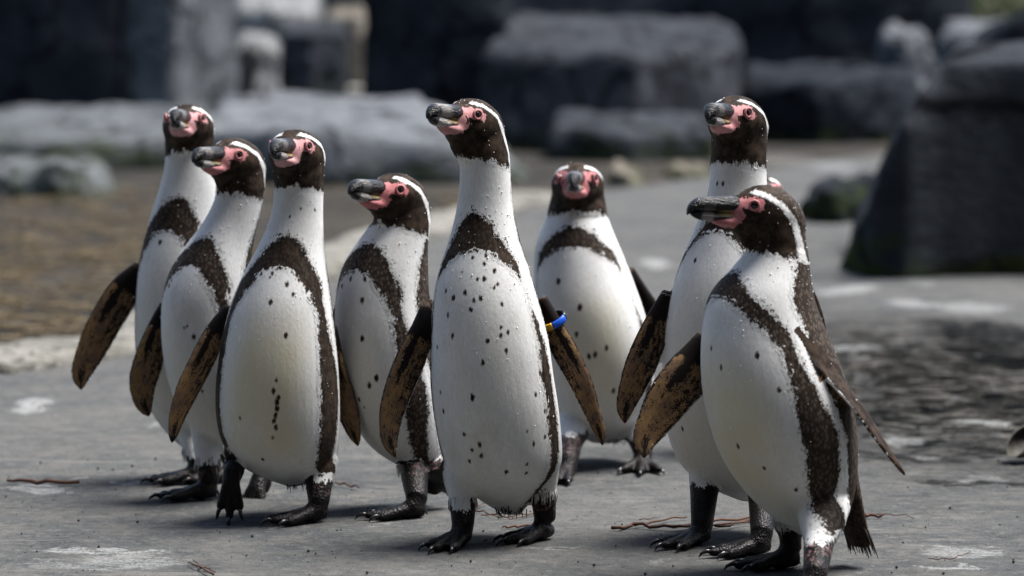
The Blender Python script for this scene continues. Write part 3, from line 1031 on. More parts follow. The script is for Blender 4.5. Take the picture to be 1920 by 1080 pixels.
    pk = poly_sd(hxl[hm], hzl[hm], PINK)
    pink[hm] = np.where(hzl[hm] > .004, np.minimum(pk, ay[hm] - .0105), pk)
    # the black corner of the mouth behind the pink
    headdark = np.minimum((hzl - zl), np.where(hzl > zl, -stripe, 1))
    headdark = np.where(inhead, headdark, -1)
    headdark = np.where(v[:, 2] < z1 - .05, -1, headdark)
    chinw = spec.get('chin', 0.0)
    above = inhead & (hzl > zl - .004)
    dark = np.where(above, headdark, np.maximum(band, backf))
    dark = np.where(above, headdark, np.maximum(dark, np.where(inhead, np.minimum(hzl - zl, .02), -1)))
    back = np.clip(smoothstep(backf, -.004, .01) + (inhead & (hzl > .004) & (stripe < 0) & (hxl < .03)) * smoothstep(hzl - .020 - .9 * hxl, 0, .02) * .8, 0, 1)
    back = np.maximum(back, smoothstep(band, -.01, .01) * spec.get('bandbrown', 0.35) * (1 - smoothstep(ath, 0, 40) * -.6))
    back = np.clip(back, 0, 1)
    soft = np.where(inhead & (hzl > zl + .008), 0.28, 1.0)
    flip, fdark, fuv = np.zeros(n), np.zeros(n), np.zeros((n, 3))
    for fr, s in frs:
        cs = np.array([q[0] for q in fr])
        d2 = ((v[:, None, :] - cs[None, :, :]) ** 2).sum(-1)
        j = d2.argmin(1)
        tv, cv, nv = (np.array([q[k] for q in fr])[j] for k in (1, 2, 3))
        wv, hv = np.array([q[4] for q in fr])[j], np.array([q[5] for q in fr])[j]
        r_ = v - cs[j]
        vc, vn, vt = (r_ * cv).sum(1), (r_ * nv).sum(1), (r_ * tv).sum(1)
        u = (j / (len(fr) - 1.0)) + vt / (np.linalg.norm(cs[-1] - cs[0]))
        inside = (np.abs(vc) < wv + .004) & (np.abs(vn) < hv + .0035) & (np.abs(vt) < .02)
        # outside the trunk
        rad_here = np.hypot(dx, dy)
        inside &= (rad_here > CR * 1.00) | (z < z0) | (u > .35)
        vnn = vc / np.maximum(wv, .004)
        front = vn * s.get('side', 1) > -hv * .15
        fl_here = inside & front & (u > .03)
        flip = np.where(fl_here, 1.0, flip)
        fuv[inside] = np.column_stack([u, vnn, np.zeros(n)])[inside]
        fd = (smoothstep(-u, -.24, -.12) * .5 + np.exp(-((vnn - .30) / .20) ** 2 - ((u - .32) / .15) ** 2) * .34
              + np.exp(-((vnn + .05) / .30) ** 2 - ((u - .93) / .10) ** 2) * .20 + np.exp(-((vnn + .45) / .30) ** 2 - ((u - .42) / .25) ** 2) * .10
              + smoothstep(vnn, .80, .95) * .16 + smoothstep(-vnn, .62, .86) * .10)
        fdark = np.where(inside, fd + s.get('darker', 0), fdark)
        edge = inside & (vnn < -.90) & (u > .25)
        flip = np.where(edge, 0.0, flip)
        dark = np.where(inside & ~front, .02, dark)
        dark = np.where(inside & (u <= .03), np.maximum(dark, (u + .05) * .2), dark)
        dark = np.where(edge, -.02, dark)
        back = np.where(inside, .12, back)
        soft = np.where(inside, .2, soft)
    leg, lpink = np.full(n, -1.0), np.zeros(n)
    intrunk = (np.hypot(dx, dy) < CR * 1.03 + .002) & (z > z0 + .003)
    for hip, ank, heel, L in leg_lines:
        za = ank[2] + L.get('sock', .010)
        dd = np.hypot(v[:, 0] - heel[0], v[:, 1] - heel[1])
        # distance to the leg line below the hip, or to the foot
        ax = hip - ank
        t = np.clip(((v - ank) @ ax) / (ax @ ax), 0, 1)
        dl = np.linalg.norm(v - ank - t[:, None] * ax, axis=1)
        m = ((dl < .032) | (dd < .12)) & ~intrunk & (z < heel[2] + .09)
        lf = za - z
        if 'up' in L:
            lf = np.where(np.linalg.norm(v - heel, axis=1) < .125, np.maximum(lf, L.get('sock', .01) + .025 - (z - heel[2])), lf)
        leg = np.where(m, np.maximum(leg, lf), leg)
        # dark feather legs keep the trunk pattern off the thigh
        thigh = (dl < .040) & (z < z0 + .03) & (t < .9)
        dark = np.where(thigh & (lf < 0), np.minimum(dark, -.006 if not L.get('darkthigh') else .02), dark)
        lpink = np.where(m & (np.abs(z - za + .009) < .011), L.get('pink', .25), lpink)
        lpink = np.where(m & (z < za - .02), L.get('pink', .25) * .12, lpink)
    if 'tail' in spec:
        p0, p1 = at(T[0][0], T[0][1], D + T[0][2]), at(T[1][0], T[1][1], D + T[1][2])
        ax = p1 - p0
        t = ((v - p0) @ ax) / (ax @ ax)
        dl = np.linalg.norm(v - p0 - np.clip(t, 0, 1)[:, None] * ax, axis=1)
        m = (t > .12) & (dl < .04)
        dark = np.where(m, .02, dark)
        back = np.where(m, np.clip(1.1 - t, 0, 1), back)
        leg = np.where(m, -1, leg)
    # spots of the belly, on the plumage where the eye meets it
    spot = np.full(n, -1.0)
    pu, pv, pd = to_px(v)
    fmask = flip < .5
    for sp in spec.get('spots', []):
        r = sp[2] if len(sp) > 2 else 5.5
        q = np.nonzero((np.abs(pu - sp[0]) < 9) & (np.abs(pv - sp[1]) < 9) & fmask)[0]
        if len(q) == 0:
            continue
        q = q[pd[q] < pd[q].min() + .03]
        c = v[q[np.argmin((pu[q] - sp[0]) ** 2 + (pv[q] - sp[1]) ** 2)]]
        dd = (v - c) * np.array([1, 1, .62])
        spot = np.maximum(spot, r * sc * .66 - np.linalg.norm(dd, axis=1))
    spot = np.where(fmask, spot, -1)
    belly = smoothstep(-ath, -60, -15) * smoothstep(z, z0 + .02, z0 + .10) * smoothstep(-z, -(zbb - .03), -(zbb - .14))
    yel = belly * min(.95, spec.get('yellow', .3) * 1.0)
    for nm, arr in (("dark", dark), ("pink", pink), ("back", back), ("soft", soft), ("flip", flip), ("fdark", fdark), ("leg", leg), ("lpink", lpink), ("spot", spot), ("yel", yel)):
        set_attr(me, nm, arr)
    set_attr(me, "fuv", fuv, True)
    # overlapping contour feathers, each one colour
    nr0 = np.empty(n * 3)
    me.vertices.foreach_get("normal", nr0)
    nr0 = nr0.reshape(-1, 3)
    rgf = np.random.default_rng(spec['seed'] + 200)
    okf = (np.abs(dark) < .006) & (spot < -.005) & (flip < .5) & (leg < -.006) & (pink < -.0025) & (fdark == 0) & (z > z0 - .02)
    cand = np.nonzero(okf)[0]
    pickf = rgf.choice(cand, min(len(cand), spec.get('feathers', 14000)), replace=False)
    N_, P_ = nr0[pickf], v[pickf]
    onhead = (inhead & (hzl > zl - .01))[pickf]
    dirv = np.where(onhead[:, None], -fh3 * .75 + np.array([0, 0, -.65]), np.array([0, 0, -1.0])) + rgf.normal(0, .13, (len(pickf), 3))
    dirv -= N_ * (dirv * N_).sum(1)[:, None]
    dirv /= np.linalg.norm(dirv, axis=1)[:, None] + 1e-9
    sidev = np.cross(N_, dirv)
    Lf = (np.where(onhead, .0036, .0066) * rgf.uniform(.75, 1.3, len(pickf)))[:, None]
    Wf = Lf * .27
    lift = (np.where(onhead, .0002, .00022) * rgf.uniform(.3, 1.6, len(pickf)))[:, None]
    q0 = P_ - N_ * .0003
    q1 = P_ + dirv * Lf * .55 + sidev * Wf + N_ * lift * .35
    q2 = P_ + dirv * Lf + N_ * lift
    q3 = P_ + dirv * Lf * .55 - sidev * Wf + N_ * lift * .35
    fv = np.stack([q0, q3, q2, q1], 1).reshape(-1, 3) - root
    fm = bpy.data.meshes.new("feathers")
    fm.from_pydata(fv.tolist(), [], np.arange(len(fv)).reshape(-1, 4).tolist())
    fm.polygons.foreach_set("use_smooth", np.ones(len(fm.polygons), dtype=bool))
    cn = np.repeat(N_ + rgf.normal(0, .035, N_.shape), 4, axis=0)
    cn /= np.linalg.norm(cn, axis=1)[:, None]
    fm.normals_split_custom_set_from_vertices(cn.tolist())
    jit = rgf.normal(0, .0014, len(pickf)) * soft[pickf]
    for nm, arr in (("dark", dark[pickf] + jit), ("pink", pink[pickf]), ("back", back[pickf]), ("soft", soft[pickf] * .35), ("flip", flip[pickf]), ("fdark", fdark[pickf]), ("leg", leg[pickf]), ("lpink", lpink[pickf]), ("spot", spot[pickf]), ("yel", yel[pickf])):
        set_attr(fm, nm, np.repeat(arr, 4))
    set_attr(fm, "fuv", np.zeros((len(fv), 3)), True)
    # fine unevenness of wet feathers
    me.vertices.foreach_set("co", (v - root).ravel())
    me.update()
    plm = mat_plumage(spec['seed'], spec.get('red', .4))
    body = link("body", me, plm, thing)
    link("feathers", fm, plm, thing)["kind"] = "stuff"
    for cl in claws:
        cm = cl.mesh("claw")
        cm.vertices.foreach_set("co", (coords(cm) - root).ravel())
        fix_normals(cm)
        link("claw", cm, M['claw'], thing)
    # ---- beak
    s = Soup()
    for ST in (BEAK_UP, BEAK_LO):
        rings = []
        for x, ry, zt, zb in ST:
            zm, rz = (zt + zb) / 2, (zt - zb) / 2
            ring = []
            for t in np.linspace(0, 2 * math.pi, 20, endpoint=False):
                ct, st_ = math.cos(t), math.sin(t)
                e = 0.75
                ring.append((x, ry * math.copysign(abs(ct) ** e, ct), zm + rz * math.copysign(abs(st_) ** 0.95, st_)))
            rings.append(ring)
        s.rings(rings)
    bm_ = s.mesh("beak")
    hl = coords(bm_).copy()
    bx_ = hl.copy()
    bx_[:, 0] = np.where(bx_[:, 0] > .05, .05 + (bx_[:, 0] - .05) * spec.get('bl', .86), bx_[:, 0])
    wv = hc + hscale * (bx_[:, :1] * fh3 + bx_[:, 1:2] * lh3 + bx_[:, 2:] * uh3) - root
    bm_.vertices.foreach_set("co", wv.ravel())
    set_attr(bm_, "hl", hl, True)
    fix_normals(bm_)
    bk = link("beak", bm_, mat_beak(spec.get('horn', .3)), thing)
    ss = bk.modifiers.new("s", 'SUBSURF')
    ss.levels = ss.render_levels = 1
    # ---- eyes
    for sgn in (1, -1):
        e = Soup()
        ec = HW(.0335, sgn * .0272, .0120) - root
        e.ball(ec, .0068 * hscale, 14, 9)
        eo = link("eye", e.mesh("eye"), M['eye'], thing)
        r = Soup()
        nrm = (fh3 * .42 + lh3 * sgn * .90 + uh3 * .05)
        nrm /= np.linalg.norm(nrm)
        a1 = np.cross(nrm, uh3)
        a1 /= np.linalg.norm(a1)
        a2 = np.cross(a1, nrm)
        cc = ec + nrm * .0050 * hscale
        loop = []
        for t in np.linspace(0, 2 * math.pi, 20, endpoint=False):
            dr = a1 * math.cos(t) + a2 * math.sin(t)
            loop.append([cc + dr * (.0064 + .0017 * math.cos(p)) * hscale + nrm * (.0018 * math.sin(p) - .0004) * hscale for p in np.linspace(0, 2 * math.pi, 8, endpoint=False)])
        loop.append(loop[0])
        r.rings(loop, cap=False)
        rm = r.mesh("eye_ring")
        fix_normals(rm)
        link("eye_ring", rm, M['iris'], eo)
    # ---- water beads on the plumage
    nr_ = np.empty(n * 3)
    me.vertices.foreach_get("normal", nr_)
    nr_ = nr_.reshape(-1, 3)
    wgt = (z > z0 + .12) * (nr_[:, 2] > -.25) * (nr_[:, 1] < .5) * (.25 + smoothstep(z, zbb - .12, zbt)) * (pink < -.002) * np.where(dark > 0, .45, 1)
    rg = np.random.default_rng(spec['seed'] + 50)
    pick = rg.choice(n, spec.get('drops', 150) * 2 // 3, p=wgt / wgt.sum())
    s = Soup()
    for i in pick:
        s.ball(v[i] - root + nr_[i] * .0003, rg.choice([.0006, .0008, .0012], p=[.55, .35, .10]), 6, 4)
    link("water_beads", s.mesh("water_beads"), M['drop'], thing)["kind"] = "stuff"
    # ---- ragged feather ends at tail and vent
    s = Soup()
    fringe = []
    if 'tail' in spec:
        wd = np.cross(ax, f_b)
        wd = np.cross(f_b, (0, 0, 1)) if np.linalg.norm(wd) < 1e-4 else wd
        side = l_b
        for k in range(46):
            t = rg.uniform(-1, 1)
            st_ = p0 * .28 + p1 * .72 + side * t * .021 + f_b * rg.uniform(-.004, .004)
            en = p1 + side * t * .026 + ax / np.linalg.norm(ax) * rg.uniform(-.004, .016) + f_b * rg.uniform(-.003, .003)
            fringe.append((st_, en, .0022))
    for vx in spec.get('vent', []):
        c = at(vx[0], vx[1], D + vx[3])
        for k in range(40):
            st_ = c + np.array([rg.uniform(-1, 1) * vx[2] * sc, rg.uniform(-.012, .012), rg.uniform(0, .012)])
            fringe.append((st_, st_ + np.array([rg.uniform(-.004, .004), 0, -rg.uniform(.004, .011)]), .0009))
    tuft = Soup()
    for hip, ank, heel, L in leg_lines:
        if L.get('darkthigh') or 'up' in L:
            continue
        za = ank[2] + L.get('sock', .010)
        k_ = np.clip((za + .012 - ank[2]) / max(hip[2] - ank[2], .01), 0, 1)
        cc = ank + (hip - ank) * k_
        rl = .0172 + (.022 - .0172) * k_
        for q in range(70):
            a_ = rg.uniform(0, 2 * math.pi)
            d_ = np.array([math.cos(a_), math.sin(a_), 0])
            z_ = rg.uniform(.004, .020)
            st_ = np.array([cc[0], cc[1], za + z_]) + d_ * rl * rg.uniform(.95, 1.05)
            en = st_ + d_ * rg.uniform(-.001, .0025) + np.array([rg.normal(0, .001), rg.normal(0, .001), -rg.uniform(.010, .020)])
            tuft.tube([st_ - root, (st_ + en) / 2 + d_ * .001 - root, en - root], [.0011, .0010, .0002], 4)
    if tuft.v:
        link("thigh_feathers", tuft.mesh("thigh_feathers"), M['white_feather'], thing)["kind"] = "stuff"
    if fringe:
        for st_, en, w in fringe:
            s.tube([st_ - root, (st_ + en) / 2 - root, en - root], [w, w * .8, w * .15], 5)
        link("feather_fringe", s.mesh("feather_fringe"), M['feather'], thing)["kind"] = "stuff"
    return thing, dict(frs=frs, root=root)


def groundD(py):
    return float(on_ground(960, py)[1])


PENGUINS = []
# 1: leftmost, stretched neck
PENGUINS.append(dict(
    seed=1, D=5.12, yaw=22, head=(353, 238, 6, 6, 0, .98), bib=.006, red=.15, label="tall penguin at the far left, half hidden, beak pointing at the viewer",
    outline=[(295, 310, 401), (330, 306, 405), (360, 297, 405), (390, 286, 403), (420, 279, 402), (460, 268, 402), (500, 261, 402), (560, 256, 404), (620, 254, 407), (680, 258, 410),
             (740, 270, 412), (790, 293, 410), (825, 320, 400), (848, 345, 385), (858, 358, 372)],
    band=(362, 425), flippers=[dict(pts=[(268, 500, 34), (238, 540, 62), (200, 600, 66), (170, 660, 60), (152, 705, 46), (152, 732, 24)], dy=(.02, -.02), lead=-1),
                               dict(pts=[(405, 520, 30), (430, 600, 50), (440, 700, 50), (440, 780, 24)], dy=(.06, .10), lead=1)],
    legs=[dict(hip=(352, 780, .0), heel=(372, 905), psi=75, sock=.012, r=.028), dict(hip=(390, 785, .03), heel=(440, 902), psi=60, r=.028)],
    spots=[(345, 412), (372, 418), (376, 424, 4), (347, 459, 4.5), (300, 455, 6)], horn=.45, bandbrown=.55))
# 2: second from left
PENGUINS.append(dict(
    seed=2, D=4.93, yaw=32, bl=.80, head=(444, 303, 32, 2, 0, .99), red=.55, label="second penguin from the left, beak crossing its neighbour's throat",
    outline=[(352, 409, 497), (380, 400, 492), (410, 385, 486), (440, 364, 479), (470, 340, 474), (500, 322, 472), (540, 308, 470), (600, 303, 470), (660, 306, 474), (720, 317, 478),
             (770, 335, 480), (805, 358, 478), (832, 385, 470), (852, 410, 455), (862, 425, 440)],
    band=(437, 492), flippers=[dict(pts=[(312, 570, 26), (293, 630, 50), (278, 680, 60), (268, 720, 58), (270, 755, 46), (280, 782, 24)], dy=(.02, .0), lead=-1),
                               dict(pts=[(476, 560, 26), (500, 640, 40), (505, 760, 26)], dy=(.07, .10), lead=1)],
    legs=[dict(hip=(385, 790, .0), heel=(392, 936), psi=78, sock=.02, pink=.2, r=.027), dict(hip=(450, 800, .02), up=(492, 905, .03), psi=20, pitch=50)],
    spots=[(366, 494), (352, 497, 4), (430, 545, 7), (433, 590, 6), (363, 632, 6), (345, 615, 3), (350, 613, 3), (317, 535, 5), (322, 525, 4), (379, 735, 4)], horn=.35, bandbrown=.6))
# 3: third from left
PENGUINS.append(dict(
    seed=3, D=4.73, yaw=8, head=(556, 288, 14, 2, 0, .98), red=.15, label="penguin lifting one foot, yellowish belly with a dark central streak",
    outline=[(350, 514, 607), (400, 510, 606), (430, 499, 607), (460, 485, 608), (490, 469, 612), (520, 453, 617), (560, 436, 623), (600, 425, 628), (660, 413, 634), (720, 405, 638),
             (780, 405, 639), (820, 412, 637), (850, 426, 634), (880, 455, 622), (900, 487, 600), (914, 525, 570), (918, 540, 555)],
    band=(432, 492), flippers=[dict(pts=[(432, 575, 24), (405, 625, 46), (375, 685, 50), (348, 740, 46), (330, 790, 36), (322, 832, 20)], dy=(.01, -.04), lead=-1, side=1),
                               dict(pts=[(622, 610, 20), (632, 690, 36), (645, 745, 44), (660, 800, 40), (672, 838, 18)], dy=(.02, .03), lead=1)],
    legs=[dict(hip=(598, 862, .0), heel=(598, 978), psi=62, sock=.03, pink=.35, r=.032), dict(hip=(452, 840, .01), up=(440, 882, -.03), psi=12, pitch=72, sock=.03, r=.03, spread=15, size=.95)],
    spots=[(508, 568, 6.5), (538, 532, 6), (549, 551, 5), (536, 628, 6), (520, 714, 4.5), (512, 735, 6), (521, 745, 6), (519, 756, 6.5), (518, 767, 6.5), (517, 778, 6), (515, 790, 6), (517, 801, 6), (511, 820, 4),
           (493, 862, 5.5), (600, 790, 5.5), (563, 392, 3), (590, 394, 4), (543, 408, 3), (548, 500, 6), (556, 515, 6), (560, 525, 5), (575, 512, 6), (500, 505, 5), (510, 512, 5), (490, 515, 5), (505, 520, 4), (575, 540, 5), (450, 785, 4)],
    yellow=.75, horn=.3, bandbrown=.25, vent=[(560, 912, 24, .02)], soft_head=1))
# 4: profile, short neck
PENGUINS.append(dict(
    seed=4, D=4.82, yaw=42, bl=.82, head=(748, 372, 38, 6, 0, 1.03), bib=.006, red=.85, label="hunched penguin with red face standing left of the central one",
    outline=[(415, 699, 807), (430, 688, 806), (460, 664, 803), (490, 646, 803), (520, 635, 804), (560, 629, 806), (620, 628, 814), (680, 634, 822), (740, 645, 830), (800, 668, 834),
             (840, 695, 836), (870, 735, 838), (890, 778, 838), (902, 805, 832)],
    band=(447, 500), flippers=[dict(pts=[(795, 565, 30), (830, 640, 50), (850, 740, 44), (855, 800, 20)], dy=(-.01, .06), lead=1),
                               dict(pts=[(640, 560, 20), (632, 640, 40), (640, 720, 40), (655, 780, 20)], dy=(.08, .11), lead=-1)],
    legs=[dict(hip=(772, 850, .0), heel=(782, 972), psi=78, sock=.034, pink=.15, r=.026), dict(hip=(815, 860, -.02), up=(828, 925, -.01), psi=60, pitch=-32, sock=.03, pink=.35)],
    spots=[(658, 524, 5), (684, 524, 6), (717, 524, 5), (734, 542, 7), (641, 537, 5), (642, 525, 4), (673, 506, 4), (722, 514, 4), (679, 563, 6.5), (679, 634, 6.5), (706, 708, 7), (692, 722, 6.5), (674, 750, 5), (750, 610, 8), (683, 764, 3)],
    yellow=.3, horn=.25, bandbrown=.75))
# 5: centre
PENGUINS.append(dict(
    seed=5, D=4.52, yaw=12, stripe=.85, head=(888, 233, 34, 6, 0, .98), red=.3, label="tall central penguin with spotted chest and a blue and yellow wing band",
    outline=[(300, 862, 956), (340, 862, 958), (380, 858, 961), (420, 850, 968), (460, 838, 978), (500, 824, 992), (540, 814, 1004), (580, 810, 1016), (640, 808, 1030), (700, 806, 1038),
             (760, 810, 1048), (820, 820, 1054), (860, 829, 1056), (890, 840, 1048), (915, 862, 1024), (935, 888, 1004), (955, 920, 988), (970, 943, 976)],
    band=(390, 460), flippers=[dict(pts=[(800, 575, 26), (793, 615, 46), (772, 670, 60), (748, 730, 58), (732, 790, 50), (732, 832, 38), (743, 860, 16)], dy=(.02, -.05), lead=-1),
                               dict(pts=[(1010, 560, 34), (1030, 605, 46), (1060, 660, 52), (1090, 720, 46), (1113, 780, 36), (1126, 815, 28), (1130, 838, 14)], dy=(.02, .0), lead=1)],
    legs=[dict(hip=(868, 870, .0), heel=(868, 1022), psi=30, sock=.024, pink=.35, r=.034, size=1.0), dict(hip=(1012, 850, .0), heel=(1022, 1012), psi=48, sock=.036, pink=.55, r=.032)],
    spots=[(886, 483, 5), (912, 479, 5), (907, 494, 5), (928, 507, 6), (907, 524, 6), (895, 523, 4), (935, 533, 5), (873, 550, 5.5), (849, 558, 6.5), (888, 564, 5), (903, 560, 6), (882, 580, 5.5), (941, 571, 5), (913, 640, 6), (940, 612, 4.5), (938, 628, 5.5),
           (952, 622, 5), (849, 630, 5.5), (905, 680, 6), (949, 657, 5.5), (886, 745, 7), (1022, 773, 5), (871, 813, 5), (899, 833, 6), (884, 844, 5), (903, 855, 6), (880, 866, 5.5), (1001, 831, 5), (988, 808, 4), (1022, 820, 5), (948, 885, 6), (987, 871, 4), (987, 886, 4),
           (926, 540, 4), (836, 545, 5), (840, 590, 5), (866, 510, 4), (950, 480, 3), (832, 770, 5), (826, 735, 4), (820, 650, 4), (1005, 740, 5), (1012, 700, 6), (1020, 660, 6), (935, 965, 9), (965, 968, 8)],
    theta=(68, 81, 104), arch_i=.05, yellow=.12, horn=.6, bandbrown=.3, drops=260, vent=[(958, 962, 30, .0), (892, 905, 12, -.02)]))
# 6: behind, facing the viewer
PENGUINS.append(dict(
    seed=6, D=5.28, yaw=6, head=(1083, 347, 5, 2, 0, 1.04), bib=.004, red=.7, label="short-necked penguin behind the others, staring straight at the viewer",
    outline=[(405, 1026, 1139), (430, 1013, 1148), (460, 1004, 1161), (500, 1000, 1178), (540, 1000, 1193), (580, 1003, 1207), (640, 1010, 1220), (700, 1020, 1226), (760, 1036, 1220), (800, 1060, 1204),
             (822, 1085, 1185), (834, 1110, 1160)],
    band=(416, 456), arch_o=.048, arch_i=.045, flippers=[dict(pts=[(1176, 505, 26), (1200, 550, 36), (1228, 595, 40), (1252, 650, 36), (1265, 700, 18)], dy=(.02, .03), lead=1, darker=.2),
                               dict(pts=[(1004, 540, 20), (985, 610, 40), (980, 700, 36), (985, 760, 18)], dy=(.03, .03), lead=-1, darker=.2)],
    legs=[dict(hip=(1072, 790, .0), heel=(1066, 898), psi=20, sock=.034, darkthigh=1, pink=.5), dict(hip=(1190, 790, .0), heel=(1205, 880), psi=5, sock=.02, darkthigh=1, spread=28, pink=.5)],
    spots=[(1048, 528, 7), (1087, 576, 7), (1080, 626, 6), (1137, 652, 6), (1104, 668, 6), (1116, 666, 6), (1150, 734, 6)],
    theta=(66, 78, 104), yellow=.6, horn=.35, bandbrown=.6, drops=60, vent=[(1080, 825, 14, -.02), (1150, 830, 24, .0)], vox=.0028))
# 7: behind the front one, upright
PENGUINS.append(dict(
    seed=7, D=4.56, yaw=34, stripe=.8, bl=.80, head=(1383, 228, 27, 4, 0, 1.0), bib=-.010, red=.35, label="upright penguin with stretched neck behind the front right one",
    outline=[(300, 1332, 1437), (340, 1331, 1437), (380, 1322, 1441), (420, 1305, 1452), (460, 1288, 1462), (500, 1272, 1472), (540, 1260, 1482), (580, 1252, 1490), (640, 1244, 1496), (700, 1240, 1500),
             (760, 1243, 1500), (820, 1252, 1498), (860, 1267, 1492), (900, 1300, 1482), (925, 1340, 1470), (942, 1385, 1450)],
    band=(388, 425), arch_o=.11, arch_i=.11, flippers=[dict(pts=[(1252, 545, 20), (1235, 600, 50), (1210, 665, 64), (1188, 720, 58), (1172, 770, 40), (1172, 796, 18)], dy=(.0, -.03), lead=-1, darker=.02),
                               dict(pts=[(1485, 500, 30), (1515, 560, 36), (1538, 620, 28), (1552, 662, 12)], dy=(.05, .08), lead=1, side=-1)],
    legs=[dict(hip=(1325, 855, .0), heel=(1316, 1020), psi=48, sock=.054, r=.030, pink=.05), dict(hip=(1432, 870, .0), heel=(1428, 1040), psi=72, sock=.054, r=.030, pink=.05)],
    spots=[(1303, 488, 6), (1345, 345, 4.5), (1356, 344, 4.5), (1280, 805, 5), (1253, 595, 4)],
    theta=(74, 84, 104), yellow=.35, horn=.3, bandbrown=.0))
# 8: front right
PENGUINS.append(dict(
    seed=8, D=4.27, yaw=50, head=(1441, 398, 70, 0, 0, 1.0), bl=.90, red=.7, label="frontmost penguin on the right, in profile, with a long black beak",
    outline=[(470, 1399, 1515), (500, 1376, 1518), (530, 1345, 1521), (560, 1326, 1527), (600, 1318, 1541), (650, 1313, 1562), (700, 1313, 1582), (750, 1318, 1597), (800, 1330, 1605),
             (850, 1348, 1608), (900, 1378, 1606), (940, 1412, 1600), (970, 1446, 1590), (995, 1486, 1575), (1010, 1518, 1560)],
    band=(503, 548), flippers=[dict(pts=[(1325, 630, 40), (1300, 690, 92), (1262, 738, 92), (1228, 790, 76), (1208, 830, 56), (1208, 860, 24)], dy=(.06, .0), lead=-1),
                               dict(pts=[(1506, 640, 50), (1546, 692, 66), (1605, 762, 64), (1655, 835, 46), (1698, 893, 12)], dy=(-.062, -.085), lead=1, tau=76, side=-1, thick=.9)],
    legs=[dict(hip=(1480, 950, .02), heel=(1482, 1066), psi=78, sock=.032, r=.026, pink=.12), dict(hip=(1545, 940, -.03), heel=(1528, 1118), psi=55, sock=.036, r=.038, pink=.9)],
    tail=((1566, 860, .03), (1614, 1026, .05)),
    spots=[(1352, 687, 5.5), (1333, 653, 5), (1384, 838, 6), (1420, 666, 7), (1433, 878, 5), (1494, 917, 6), (1462, 732, 6)],
    theta=(60, 88, 101), yellow=.75, horn=.05, bandbrown=.55, drops=240, nape=2))
# 9: only a sliver shows behind the upright one
PENGUINS.append(dict(
    seed=9, D=5.45, yaw=20, head=(1426, 368, 0, 4, 0, .98), label="penguin almost wholly hidden behind the upright right one",
    outline=[(405, 1372, 1462), (430, 1366, 1468), (460, 1355, 1478), (500, 1345, 1486), (580, 1335, 1492), (680, 1335, 1494), (760, 1350, 1488), (800, 1375, 1470), (815, 1400, 1445)],
    band=(430, 470), flippers=[dict(pts=[(1345, 540, 20), (1340, 600, 40), (1345, 680, 36), (1350, 730, 16)], dy=(.03, .03), lead=-1), dict(pts=[(1482, 540, 20), (1488, 600, 40), (1484, 680, 36), (1478, 730, 16)], dy=(.03, .03), lead=1)],
    legs=[dict(hip=(1380, 770, 0), heel=(1378, 850), psi=20), dict(hip=(1450, 770, 0), heel=(1452, 850), psi=0)], vox=.004, drops=20))

built = [penguin(p) for p in PENGUINS]


# ------------------------------------------------------------------ wing band of the central penguin
def wing_band():
    thing, info = built[4]
    fr = info['frs'][1][0]
    c, t, ch, nr, w, th = fr[4]
    c = np.array(c) + ch * .005
    root = info['root']
    segs = [((0.010, 0.010, 0.012), -150, 28), ((0.010, 0.085, 0.55), 30, 95), ((0.62, 0.36, 0.02), 97, 150), ((0.010, 0.010, 0.012), 152, 208)]
    for colr, a0, a1 in segs:
        s = Soup()
        rings = []
        for a in np.linspace(math.radians(a0), math.radians(a1), 12):
            d = ch * math.cos(a) * .0205 + nr * math.sin(a) * .0150
            p = c + d + t * .007 * math.sin(a)
            dn = d / np.linalg.norm(d)
            rings.append([p + dn * .0024 * math.cos(q) + t * .0056 * math.sin(q) - root for q in np.linspace(0, 2 * math.pi, 10, endpoint=False)])
        s.rings(rings)
        me = s.mesh("wing_band")
        fix_normals(me)
        link("wing_band", me, simple("band_plastic", colr, 0.3, 0.5), thing)


wing_band()


# ------------------------------------------------------------------ twigs, straw and grit on the floor
def twig(name, label, lines, group="twigs on the floor", mat='twig'):
    root = np.mean([on_ground(*l[0][:2]) for l in lines], axis=0)
    s = Soup()
    rg = np.random.default_rng(sum(map(ord, label)))
    for l in lines:
        pts, rad = [], []
        for i in range(len(l) - 1):
            a, b = on_ground(*l[i][:2]), on_ground(*l[i + 1][:2])
            for t in np.linspace(0, 1, 5, endpoint=(i == len(l) - 2)):
                r = (l[i][2] + (l[i + 1][2] - l[i][2]) * t) / 2 / F * a[1]
                p = a + (b - a) * t
                p = p + np.array([0, 0, r * .8 + .0045 + (l[i][3] if len(l[i]) > 3 else 0)]) + rg.normal(size=3) * np.array([.0012, .002, .0012])
                pts.append(p - root)
                rad.append(max(r, .0006))
        s.tube(pts, rad, 7)
    o = link(name, s.mesh(name), M[mat])
    o.location = root
    tag(o, label, "twig", group)


twig("twig", "reddish branched twig behind the feet of the two right penguins",
     [[(1150, 998, 7), (1190, 992, 7), (1260, 996, 6), (1330, 992, 5), (1440, 978, 4)], [(1190, 992, 5), (1240, 982, 4), (1290, 973, 3)], [(1260, 996, 5), (1350, 984, 5), (1420, 975, 4)], [(1340, 996, 5), (1400, 988, 4), (1460, 986, 3)], [(1200, 982, 2), (1235, 976, 1.5)]])
twig("twig", "short brown twig beside the tail of the front penguin", [[(1590, 978, 6), (1625, 974, 7), (1655, 973, 5)], [(1640, 970, 2), (1700, 972, 1.5), (1716, 979, 1)]])
twig("twig", "thin curved twig under the tail of the central penguin", [[(872, 958, 4), (905, 966, 3), (950, 976, 3), (1000, 968, 2)], [(890, 962, 3), (898, 952, 2), (915, 948, 2)], [(905, 972, 2), (960, 980, 2), (1010, 964, 2)]])
twig("twig", "reddish twig near the left foot of the central penguin", [[(940, 996, 3), (970, 993, 5), (1005, 990, 3)]])
